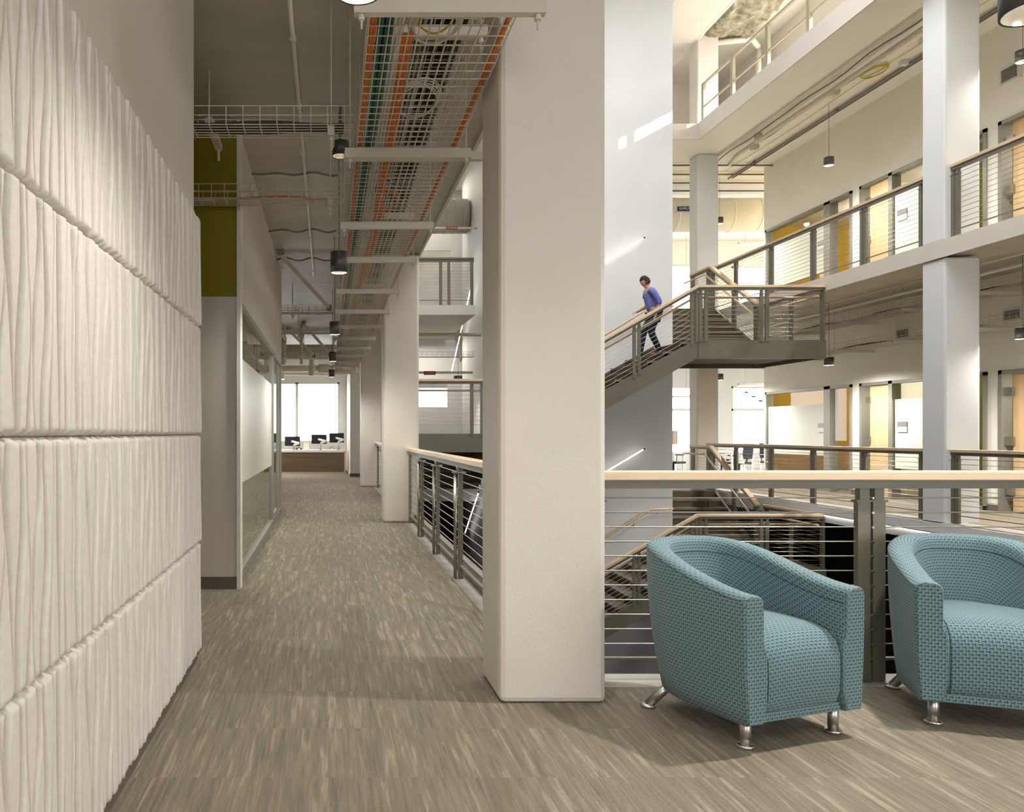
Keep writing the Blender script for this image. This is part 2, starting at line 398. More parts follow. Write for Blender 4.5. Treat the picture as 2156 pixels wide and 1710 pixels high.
struct('wall_far_upper', wall_x(28, 28.2, -6, 17, H, 7.95, ops2), M['cream'])
struct('wall_far_right', MB().box(17, 17.2, 20.3, 28, 0, 11), M['cream'])
n = 0
for (a, b, c, d) in ops1+ops2:
    n += 1
    w = thing('window_%d' % n, ((a+b)/2, 28.05, c), None, None); w['kind'] = 'structure'
    f = MB().box(a, b, 28.0, 28.1, c, c+.06).box(a, b, 28.0, 28.1, d-.06, d).box(a, a+.06, 28.0, 28.1, c, d).box(b-.06, b, 28.0, 28.1, c, d)
    for t in ((a+b)/2+.9,) if n in (1, 5) else (): f.box(t-.04, t+.04, 28, 28.1, c, d)
    if n == 1: f.box(-1.12, -1.02, 28, 28.1, c, d)
    if n in (3, 4): f.box(a, b, 28, 28.1, 2.05, 2.13)
    f.build('frame', M['wframe'], w)
    MB().box(a, b, 28.04, 28.05, c, d).build('pane', M['sky_glass'], w)
# small wall at the end of the corridor, right side
struct('wall_corridor_end', MB().box(.66, 1.3, 23.65, 28, 0, 3.84), M['paint'])
struct('baseboard_corridor_end', MB().box(.645, 1.3, 23.635, 23.65, 0, .1), M['base'])
# behind the block (far left of atrium) cross walls seen over railings, with clerestory glazing
struct('wall_far_offices', wall_x(22.2, 22.3, 1.3, 7.2, 0, 3.84, [(1.75, 3.3, 2.0, 2.75)]), M['block'])
struct('wall_far_offices_upper', wall_x(22.2, 22.3, 1.3, 7.2, H, 7.95, [(1.4, 3.4, 5.75, 6.3)]), M['block'])
# top storey walls
struct('wall_top_back', MB().box(1.3, 10.97, 22.7, 22.9, 8.17, 11.1), M['paint'])
struct('wall_behind_camera', wall_x(-3.2, -3, -6, 14, 0, 10.9, [(-.9, .9, .9, 3.1), (4.6, 8.4, .6, 3.4)]), M['paint'])  # unseen window openings, sized to let soft fill in from behind
# ------------------------------------------------------------------ office wall on the right
def yd(px): return 10.97*F/(px-690)
opsL1 = [(yd(1795), yd(1613), 0, 2.3), (14.80, yd(1812), 0, 2.3), (13.42, 14.35, 0, 2.3), (10.9, 13.18, 0, 2.3)]
def opsat(z): return [(a, b, c+z, d+z) for a, b, c, d in opsL1]
struct('wall_office_lower', wall_y(10.97, 11.12, -3, 20.3, 0, 3.84, opsat(0)), M['cream'])
struct('wall_office_middle', wall_y(10.97, 11.12, -3, 20.3, H, 7.95, opsat(H)), M['cream'])
struct('wall_office_top', wall_y(10.97, 11.12, -3, 28, 8.17, 11.1, [(12.06, 15.5, 8.4, 9.97), (15.95, 18.2, 8.3, 10.45), (18.32, 19.62, 8.3, 10.45)]), M['paint'])
struct('baseboard_office', MB().box(10.955, 10.97, yd(1812), yd(1795), 0, .1).box(10.955, 10.97, 13.18, 13.42, 0, .1), M['base'])
s = MB()
for a, b in ((15.95, 18.2), (18.32, 19.62)):
    s.box(10.96, 11.06, a, b, 10.39, 10.45).box(10.96, 11.06, a, a+.05, 8.3, 10.45).box(10.96, 11.06, b-.05, b, 8.3, 10.45)
w = struct('window_top_storey', s, M['wframe'])
# rooms behind, per storey
for z, nm in ((0, 'lower'), (H, 'middle')):
    struct('wall_room_yellow_'+nm, MB().box(13.6, 13.7, 16.75, 20.3, z, z+3.8), M['yellow'])
    struct('wall_room_cream_'+nm, MB().box(13.6, 13.7, 14.5, 16.65, z, z+3.8), M['cream'])
    struct('wall_room_green_'+nm, MB().box(13.6, 13.7, 9.0, 14.4, z, z+3.8), M['greenp'])
    struct('wall_yellow_room_end_'+nm, MB().box(11.12, 13.7, 20.2, 20.3, z, z+3.84), M['yellow'])
    struct('wall_green_room_end_'+nm, MB().box(11.12, 13.7, 14.4, 14.5, z, z+3.84), M['greenp'])
    struct('wall_room_divider_'+nm, MB().box(11.12, 13.7, 16.66, 16.76, z, z+3.84).box(11.12, 13.7, 8.9, 9.0, z, z+3.84), M['cream'])
    struct('ceiling_room_'+nm, MB().box(11.12, 13.7, 9, 20.2, z+(2.75 if z < 1 else 2.40), z+(2.8 if z < 1 else 2.45)), M['paint'])
    # fixed lamps in the rooms
    for yy in (18.3, 15.6, 12.4):
        lo = MB().box(12.2, 12.32, yy-.7, yy+.7, z+(2.55 if z < 1 else 2.36), z+(2.58 if z < 1 else 2.39))
        o = lo.build('linear_room_lamp', M['ledw'], None)
        tag(o, '%s linear lamp glowing in the %s office behind the glass, %s storey' % ('long', {18.3: 'yellow', 15.6: 'cream', 12.4: 'green'}[yy], nm), 'lamp')
    # lower wood wainscot on yellow wall
    struct('trim_wainscot_'+nm, MB().box(11.12, 13.6, 20.17, 20.2, z, z+1.0), M['maple'])
FRX0, FRX1 = 10.94, 11.12
def officefront(z, nm):
    k = 0
    # A+B glazed screen with door opening
    y0, y1 = yd(1795), yd(1613)
    w = thing('window_office_screen', (11.0, (y0+y1)/2, z), 'frosted glass office screen with yellow room behind, %s storey' % nm, 'window'); w['kind'] = 'structure'
    f = MB().box(FRX0, FRX1, y0, y1, z+2.24, z+2.3).box(FRX0, FRX1, y0, y0+.06, z, z+2.3).box(FRX0, FRX1, y1-.06, y1, z, z+2.3)
    f.box(FRX0, FRX1, yd(1750), yd(1737), z, z+2.3).box(FRX0, FRX1, yd(1737), y1, z, z+.06)
    f.build('frame', M['frame'], w)
    g = MB().box(11.0, 11.01, yd(1737), y1-.06, z+.06, z+2.24).box(11.0, 11.01, y0+.06, yd(1750), z+.0, z+2.24)
    g.build('pane', M['glass'], w)
    MB().box(10.985, 10.995, yd(1735), y1-.08, z+.78, z+1.93).build('frosted_film', M['film'], w)
    s = thing('room_sign', (10.98, yd(1729), z+1.38), 'small grey and white room sign on the frosted screen, %s storey' % nm, 'sign')
    MB().box(10.965, 10.982, yd(1737), yd(1722), z+1.41, z+1.50).build('upper_plate', M['dgrey'] if 0 else M['frame'], s)
    MB().box(10.965, 10.982, yd(1737), yd(1722), z+1.30, z+1.40).build('lower_plate', M['paper'], s)
    # C: door frame, wooden door, side glass
    a, b = 14.80, yd(1812)
    d = thing('door_office', (11.0, yd(1850), z), 'maple office door left of its side window, %s storey' % nm, 'door'); d['kind'] = 'structure'
    f = MB().box(FRX0, FRX1, a, b, z+2.24, z+2.3).box(FRX0, FRX1, b-.07, b, z, z+2.3).box(FRX0, FRX1, a, a+.05, z, z+2.3).box(FRX0, FRX1, yd(1881), yd(1873), z, z+2.3)
    f.build('frame', M['frame'], d)
    MB().box(11.0, 11.05, yd(1873)+.005, yd(1829), z+.01, z+2.24).build('door_leaf', M['maple'], d)
    for hz in (.35, 1.15, 1.95): MB().box(10.975, 11.0, yd(1829)-.03, yd(1822), z+hz-.06, z+hz+.06).build('hinge', M['stain'], d)
    MB().box(11.0, 11.01, a+.05, yd(1881), z+.06, z+2.24).build('side_glass', M['glass'], d)
    MB().box(10.985, 10.995, a+.06, yd(1883), z+.6, z+1.93).build('frosted_film', M['film'], d)
    s = thing('room_sign', (10.98, yd(1898), z+1.3), 'grey and white room sign beside the maple door, %s storey' % nm, 'sign')
    MB().box(10.965, 10.982, yd(1909), yd(1889), z+1.41, z+1.50).build('upper_plate', M['frame'], s)
    MB().box(10.965, 10.982, yd(1909), yd(1889), z+1.30, z+1.40).build('lower_plate', M['paper'], s)
    # D narrow sidelight
    w = thing('window_sidelight', (11.0, 13.9, z), 'narrow office window showing a green wall, %s storey' % nm, 'window'); w['kind'] = 'structure'
    MB().box(FRX0, FRX1, 13.42, 13.49, z, z+2.3).box(FRX0, FRX1, 14.28, 14.35, z, z+2.3).box(FRX0, FRX1, 13.42, 14.35, z+2.24, z+2.3).box(FRX0, FRX1, 13.42, 14.35, z, z+.06).build('frame', M['frame'], w)
    MB().box(11.0, 11.01, 13.49, 14.28, z+.06, z+2.24).build('pane', M['glass'], w)
    # E door
    d = thing('door_edge', (11.0, 12.4, z), 'maple office door at the right edge of the picture, %s storey' % nm, 'door'); d['kind'] = 'structure'
    MB().box(FRX0, FRX1, 13.11, 13.18, z, z+2.3).box(FRX0, FRX1, 10.9, 10.97, z, z+2.3).box(FRX0, FRX1, 10.9, 13.18, z+2.24, z+2.3).build('frame', M['frame'], d)
    # leaf opened inwards a little, hinge gap left
    MB().box(11.02, 11.07, 11.9, 12.98, z+.01, z+2.24).build('door_leaf', M['maple'], d)
    for hz in (.35, 1.15, 1.95): MB().box(10.985, 11.02, 12.94, 13.10, z+hz-.07, z+hz+.07).build('hinge', M['stain'], d)
    MB().box(11.0, 11.01, 10.97, 11.85, z+.06, z+2.24).build('side_glass', M['glass'], d)
officefront(0, 'lower'); officefront(H, 'middle')
# ------------------------------------------------------------------ textured felt wall panels
PW = .6075
def panel_mesh():
    nu, nv = 200, 48
    rr = random.Random(3)
    nc = 11
    base = [i*PW/nc for i in range(nc+1)]
    amp = [0]+[rr.uniform(.010, .024) for _ in range(nc-1)]+[0]
    ph = [rr.uniform(0, 6.28) for _ in range(nc+1)]; fq = [rr.uniform(.45, 1.0) for _ in range(nc+1)]
    ph2 = [rr.uniform(0, 6.28) for _ in range(nc+1)]
    def curves(z):
        t = z/PW; out = []
        for i in range(nc+1):
            out.append(base[i] + amp[i]*(math.sin(6.28*fq[i]*t+ph[i]) + .18*math.sin(6.28*2.0*t+ph2[i])))
        out[0] = -.001; out[-1] = PW+.001
        for i in range(1, nc+1): out[i] = max(out[i], out[i-1]+.006)
        return out
    vs = []; 
    for j in range(nv+1):
        z = PW*j/nv; cs = curves(z); k = 0
        for i in range(nu+1):
            y = PW*i/nu
            while k < nc-1 and y > cs[k+1]: k += 1
            w = max(cs[k+1]-cs[k], .004); t = min(max((y-cs[k])/w, 0), 1)
            dl = y-cs[k]; dr = cs[k+1]-y
            f1 = 1-max(0, 1-dl/.008)**2; f2 = 1-max(0, 1-dr/.024)**1.6
            hgt = max(0, min(f1, 1))*max(0, min(f2, 1))*(.86+.14*math.sin(k*2.1+z*5))
            h = .003 + .030*hgt
            e = min(y, PW-y, z, PW-z); 
            if e < .014: h = h*math.sqrt(max(0, 1-(1-e/.014)**2)) 
            vs.append((h, y, z))
    n = (nu+1)*(nv+1); W = nu+1
    fs = [(j*W+i, j*W+i+1, (j+1)*W+i+1, (j+1)*W+i) for j in range(nv) for i in range(nu)]
    # back
    vs += [(-.012, 0, 0), (-.012, PW, 0), (-.012, PW, PW), (-.012, 0, PW)]
    fs += [(n, n+3, n+2, n+1)]
    fs += [[n, n+1] + [i for i in range(nu, -1, -1)], [n+3] + [nv*W+i for i in range(nu+1)] + [n+2],
           [n+1, n+2] + [j*W+nu for j in range(nv, -1, -1)], [n, *[j*W for j in range(nv+1)], n+3]]
    me = bpy.data.meshes.new('wall_felt_panel'); me.from_pydata(vs, [], fs)
    me.polygons.foreach_set('use_smooth', [True]*(nu*nv)+[False]*5); me.materials.append(M['panel']); me.update()
    return me
pm = panel_mesh(); rows = ['bottom', 'second from bottom', 'third from bottom', 'top']; cols = ['nearest', 'second nearest', 'middle', 'second farthest', 'farthest']
for r in range(4):
    for c in range(5):
        o = bpy.data.objects.new('felt_panel', pm); C.objects.link(o)
        o.location = (-.747, 1.562+.61*c, .05+.61*r+.002)
        tag(o, 'white ribbed felt wall panel, %s row, %s in the row' % (rows[r], cols[c]), 'wall panel', 'ribbed felt panels on the left wall', 'thing')
# thermostat-like plate on the panels
# ------------------------------------------------------------------ railings
def railing(A, B, parent, posts, h=1.07, ncab=11, wood=M['rail_x'], pair=True, cap_w=.10, zlow=.19, name=None, cabr=.004, bot=True, lev=None, inner=None, postw=.065, gap=.012, ends=(0, 0), bottom_z=.114):
    """parts are added under `parent`; A,B floor points"""
    A = V(A); B = V(B); D = B-A; Ln = V((D.x, D.y, 0)).length; u = V((D.x, D.y, 0)).normalized(); n = V((-u.y, u.x, 0))
    up = V((0, 0, 1)); sl = D.z/Ln
    def P(t, z, off=0): return A + u*t + up*(sl*t+z) + n*off
    MB().bar(P(-ends[0], h-.024), P(Ln+ends[1], h-.024), cap_w, .046).build('wooden_top_rail', wood, parent, .006)
    MB().bar(P(-ends[0], h-.068), P(Ln+ends[1], h-.068), cap_w*.62, .042).build('steel_channel', M['steel'], parent)
    if bot: MB().bar(P(0, bottom_z), P(Ln, bottom_z), .03, .012).build('bottom_bar', M['steel'], parent)
    for t in posts:
        mb = MB()
        offs = (-(postw+gap)/2, (postw+gap)/2) if pair else (0,)
        for o_ in offs:
            w = postw/2
            zz = h-.16 if pair else h-.09
            a, b, c, d = P(t+o_-w, 0), P(t+o_+w, 0), P(t+o_+w, zz), P(t+o_-w, zz)
            a.z -= 0.0
            mb.prism([a-n*.018, b-n*.018, c-n*.018, d-n*.018], n*.036)
            if pair: mb.prism([P(t+o_-w*.75, zz)-n*.02, P(t+o_+w*.75, zz)-n*.02, P(t+o_+w*.75, h-.085)-n*.02, P(t+o_-w*.75, h-.085)-n*.02], n*.04)
        po = mb.build('post', M['steel'], parent)
        if pair: MB().bar(P(t-postw-.015, h-.155), P(t+postw+.015, h-.155), .05, .010).build('cap_plate', M['steel'], po)
    sp_ = (h-.14-zlow-.0)/(ncab-1)
    for k in range(ncab):
        z = zlow + sp_*k
        MB().tube([P(0, z), P(Ln, z)], cabr, 5, False).build('cable', M['cable'], parent)
    if inner:
        off, hz = inner
        MB().tube([P(-.05, hz, off), P(Ln+.05, hz, off)], .02, 8).build('round_handrail', wood, parent)
def guard(A, B, label, posts, **k):
    t = thing('guardrail', (V(A)+V(B))/2, label, 'railing', k.pop('group', None))
    railing(A, B, t, posts, **k); return t
# near rail by the chairs
t = guard((1.325, 4.18, 0), (6.4, 4.18, 0), 'maple topped cable railing right behind the blue armchairs', [.03, 1.48, 2.95, 4.4], h=1.085, cap_w=.13, wood=M['rail_x'], cabr=.0036, group=None)
# visible bolts in the post gap
for ch in t.children:
    if ch.name.startswith('post'):
        pass
for k in range(11):
    z = .19+.0755*k
    MB().tube([(2.805, 4.158, z), (2.805, 4.150, z)], .006, 8).build('bolt', M['stain'], t)
# corridor rail (posts fitted with stainless rods)
t = guard((1.17, 4.30, 0), (1.17, 11.55, 0), 'cable railing running from the near column along the corridor edge', [1.37, 2.82, 4.27, 5.7, 7.17], h=1.07, wood=M['rail_y'], pair=False, postw=.07, cabr=.0045)
r_ = MB()
for yy in (5.67, 7.12, 8.57, 10.0):
    r_ = MB().tube([(1.125, yy-.03, .0), (1.125, yy-.03, .93)], .011, 8).tube([(1.125, yy+.03, .0), (1.125, yy+.03, .93)], .011, 8)
    r_.build('stainless_rod', M['stain'], t)
    MB().tube([(1.15, yy, .92), (1.15, yy, 1.0)], .018, 8).box(1.10, 1.21, yy-.06, yy+.06, .93, .94).build('post_cap', M['stain'], t)
MB().box(1.24, 1.30, 4.30, 11.55, 0, .12).build('kick_plate', M['frame'], t)
guard((1.17, 12.0, 0), (1.17, 19.28, 0), 'cable railing half hidden between the two far corridor columns', [.5, 2.4, 4.3, 6.8], wood=M['rail_y'], pair=False, postw=.08)
# balcony rails along the offices
pp = [18.9-17.6, 18.9-16.2, 18.9-14.8, 18.9-13.4]
for z, nm in ((0, 'lower'), (H, 'middle')):
    guard((8.9, 18.9, z), (8.9, 12.02, z), 'cable railing of the %s balcony, left of the white column' % nm, pp+[6.83], h=1.05, wood=M['rail_y'], group='balcony guardrails')
    guard((8.9, 11.5, z), (8.9, 4.4, z), 'cable railing of the %s balcony, right of the white column' % nm, [.06, 1.6, 3.0, 4.4, 5.8], h=1.05, wood=M['rail_y'], group='balcony guardrails')
guard((1.35, 17.55, H), (3.17, 17.55, H), 'dark cable railing on the bridge left of the big front column', [1.1, 1.28, 1.78], h=1.04, pair=False, postw=.07, wood=M['steel'], ncab=11)
# catwalk rail: plain two bar rail
M['tan'] = mat('tan_painted_steel', srgb(176, 166, 140), .5)
cw = thing('catwalk_railing', (8.52, 13, 8.17), 'two bar steel railing on the catwalk under the roof', 'railing')
for y in (18.32, 17.0, 15.65, 14.3, 12.95, 11.6, 10.2):
    MB().box(8.50, 8.56, y-.05, y-.01, 8.17, 9.22).box(8.50, 8.56, y+.01, y+.05, 8.17, 9.22).build('post', M['tan'], cw)
MB().bar((8.53, 18.3, 9.2), (8.53, 9, 9.2), .05, .04).build('top_bar', M['tan'], cw)
MB().bar((8.53, 18.3, 8.68), (8.53, 9, 8.68), .03, .03).build('middle_bar', M['tan'], cw)
# ------------------------------------------------------------------ staircase
YF, YB = 14.3, 16.22
ZA, ZB = 1.24, 2.90
XA0, XA1 = 1.55, 3.68       # landing A
XB0, XB1 = 6.55, 8.78       # landing B
def staircase(label):
    st = thing('staircase', (5.2, 15.2, 0), label, 'staircase')
    def steps(n, z0, z1, along, s0, s1, c0, c1):
        rise = (z1-z0)/n; run = (s1-s0)/n
        for i in range(n-1):
            a = s0+run*i; b_ = s0+run*(i+1); z = z0+rise*(i+1)
            lo, hi = min(a, b_), max(a, b_); nose = .02 if run < 0 else -.02
            m1, m2 = MB(), MB()
            if along == 'x':
                m1.box(lo if run < 0 else lo-.02, hi+.02 if run < 0 else hi, c0, c1, z-.04, z); m2.box(a-.006, a+.006, c0, c1, z-rise-.0, z-.04)
            else:
                m1.box(c0, c1, lo if run < 0 else lo-.02, hi+.02 if run < 0 else hi, z-.04, z); m2.box(c0, c1, a-.006, a+.006, z-rise, z-.04)
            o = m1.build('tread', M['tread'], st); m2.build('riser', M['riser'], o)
        # last riser
        m2 = MB(); zt = z1
        if along == 'x': m2.box(s1-run-.006, s1-run+.006, c0, c1, z1-rise, z1-.01)
        else: m2.box(c0, c1, s1-run-.006, s1-run+.006, z1-rise, z1-.01)
        m1 = MB()
        if along == 'x': m1.box(min(s1-run, s1), max(s1-run, s1), c0, c1, z1-.04, z1)
        else: m1.box(c0, c1, min(s1-run, s1), max(s1-run, s1), z1-.04, z1)
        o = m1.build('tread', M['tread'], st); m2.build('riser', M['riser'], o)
    def stringer(p, q, w, top=.06, bot=-.30):
        mb = MB().prism([V(p)+V((0, 0, bot)), V(q)+V((0, 0, bot)), V(q)+V((0, 0, top)), V(p)+V((0, 0, top))], w); mb.build('stringer', M['steel'], st)
    # landings
    MB().box(XA0, XA1, YF+.05, YB, ZA-.05, ZA).build('landing_floor', M['tread'], st)
    MB().box(XB0, XB1, YF+.05, YB, ZB-.05, ZB).build('landing_floor', M['tread'], st)
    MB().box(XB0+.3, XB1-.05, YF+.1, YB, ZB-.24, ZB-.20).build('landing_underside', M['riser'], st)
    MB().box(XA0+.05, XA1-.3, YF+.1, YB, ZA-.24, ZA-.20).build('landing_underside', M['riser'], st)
    for (x0, x1, z) in ((XA0, XA1, ZA), (XB0, XB1, ZB)):
        MB().box(x0, x1, YF, YF+.05, z-.30, z+.03).build('landing_beam', M['steel'], st)
    MB().box(XB1, XB1+.05, YF, YB+.02, ZB-.30, ZB+.03).build('landing_beam', M['steel'], st)
    MB().box(XA0-.05, XA0, YF, YB+.05, ZA-.30, ZA+.03).build('landing_beam', M['steel'], st)
    MB().box(XB0+.4, XB1, YB, YB+.03, ZB-.32, ZB-.05).build('landing_beam', M['riser'], st)
    # flight two, along x
    steps(10, ZA, ZB, 'x', XA1, XB0, YF+.05, YB-.02)
    stringer((XA1-.1, YF, ZA+.03), (XB0+.02, YF, ZB+.03), V((0, .05, 0)), .03, -.31)
    stringer((XA1-.1, YB-.02, ZA+.03), (XB0, YB-.02, ZB+.03), V((0, .02, 0)), .10, -.31)
    mb = MB().prism([V((XA1, YF+.06, ZA-.26)), V((XB0, YF+.06, ZB-.26)), V((XB0, YF+.06, ZB-.22)), V((XA1, YF+.06, ZA-.22))], V((0, YB-YF-.1, 0))); mb.build('soffit', M['steel'], st)
    # flight three, along y
    y3 = 18.2
    steps(7, ZB, H, 'y', YB+.02, y3, 6.96, 8.60)
    stringer((8.60, YB, ZB+.03), (8.60, y3, H+.03), V((.05, 0, 0)), .10, -.30)
    stringer((6.95, YB+.02, ZB+.03), (6.95, y3, H+.03), V((.02, 0, 0)), .10, -.28)
    MB().prism([V((6.97, YB, ZB-.24)), V((6.97, y3, H-.24)), V((6.97, y3, H-.2)), V((6.97, YB, ZB-.2))], V((1.63, 0, 0))).build('soffit', M['steel'], st)
    # flight one, along y, down away from camera
    steps(8, 0, ZA, 'y', 18.5, YB+.03, 1.62, 3.46)
    stringer((1.55, 18.5, 0), (1.55, YB+.03, ZA+.03), V((.05, 0, 0)), .10, -.28)
    # railings
    def rl(A, B, posts, nm='railing', wood=M['rail_x'], **k):
        g = MB().bar((0, 0, 0), (0, 0, 0), .01, .01)
        A = V(A); B = V(B)
        D = B-A; Ln = V((D.x, D.y, 0)).length; u = V((D.x, D.y, 0)).normalized(); sl = D.z/Ln
        h = k.pop('h', 1.0); e0, e1 = k.pop('ends', (0, 0))
        P = lambda t, z, off=0: A + u*t + V((0, 0, sl*t+z)) + V((-u.y, u.x, 0))*off
        root = MB().bar(P(-e0, h-.024), P(Ln+e1, h-.024), .10, .046).build(nm, wood, st, .005)
        railing(A, B, root, posts, h=h, wood=wood, ends=(e0, e1), **k)
        # the cap was built as root: drop the duplicate child
        for c in list(root.children):
            if c.name.startswith('wooden_top_rail'): bpy.data.objects.remove(c)
    rl((XA1-.05, YF+.0, ZA), (XB0, YF+.0, ZB), [.05, 1.84, 2.86], postw=.055, gap=.03, ncab=10, inner=(-.12 if 0 else .12, .80), bot=False, zlow=.12, ends=(.0, .0))
    rl((XB0, YF, ZB), (XB1, YF, ZB), [.10, 1.18], postw=.06, gap=.04, ncab=11, inner=(.12, .80), bot=False, zlow=.10)
    rl((XB1, YF+.0, ZB), (XB1, YB, ZB), [.03, 1.0, 1.86], wood=M['rail_y'], ncab=10, inner=(.12, .80), bot=False, pair=False, postw=.09)
    rl((8.64, YB, ZB), (8.64, y3, H), [.06, .95, 1.9], wood=M['rail_y'], ncab=10, inner=(.14, .80), bot=False)
    rl((8.64, y3, H), (8.64, 19.2, H), [.12, .9], wood=M['rail_y'], ncab=10, inner=(.14, .80), bot=False)
    rl((XA0, YF, ZA), (XA1-.05, YF, ZA), [.03, 1.0, 1.18, 2.0], ncab=10, inner=(.12, .80), bot=False, pair=False, postw=.06)
    rl((XA0-.02, YB, ZA), (XA0-.02, 18.5, 0), [.05, 1.1, 2.2], wood=M['rail_y'], ncab=10, inner=(-.12, .80), bot=False)
    # wall side handrail with brackets
    hr = MB().tube([(XA1+.1, YB-.10, ZA+.92), (XB0-.1, YB-.10, ZB+.90), (6.9, YB-.10, ZB+.92)], .02, 8).build('wall_handrail', M['rail_x'], st)
    for t in (.1, .5, .85, 1.02):
        x = XA1+(XB0-XA1)*t; z = ZA+(ZB-ZA)*min(t, 1)+.88
        MB().tube([(x, YB+.03, z-.06), (x, YB-.07, z-.06), (x, YB-.10, z)], .008, 6).build('bracket', M['stain'], hr)
    return st
st1 = staircase('grey steel staircase with maple handrails, rising to the middle balcony')
st0 = copy_tree(st1); st0.location.z -= H
st0['label'] = 'lower grey steel staircase seen behind the near railing'
# LED strips along the stair core
def led(p, q, label, r=.013):
    t = thing('linear_stair_light', p, label, 'light')
    MB().tube([p, q], r, 8).build('glowing_tube', M['led'], t)
    d = (V(q)-V(p)).normalized()
    MB().tube([V(q), V(q)+d*.04], r*1.2, 8).tube([V(p)-d*.04, V(p)], r*1.2, 8).build('end_cap', M['dgrey'], t)
    return t
for dz, nm in ((0, 'upper'), (-H-.17, 'lower')):
    led((4.2, 16.12, 3.92+dz), (6.30, 16.12, 5.17+dz), '%s glowing linear light slanting across the white stair wall' % nm)
led((3.36, 18.8, 4.78), (3.36, 21.9, 2.95), 'slanting glowing light seen left of the big column, above')
led((3.36, 18.0, -.05), (3.36, 19.75, -1.16), 'slanting glowing light seen through the corridor railing, below')
# lit slab edge strip
t = thing('slab_edge_light', (8.77, 12.5, -.18), 'long thin glowing strip under the lower balcony edge', 'light')
MB().box(8.76, 8.79, 9.6, 14.4, -.178, -.165).build('glowing_strip', M['led'], t)
MB().box(8.74, 8.80, 9.6, 14.4, -.165, -.155).build('housing', M['frame'], t)
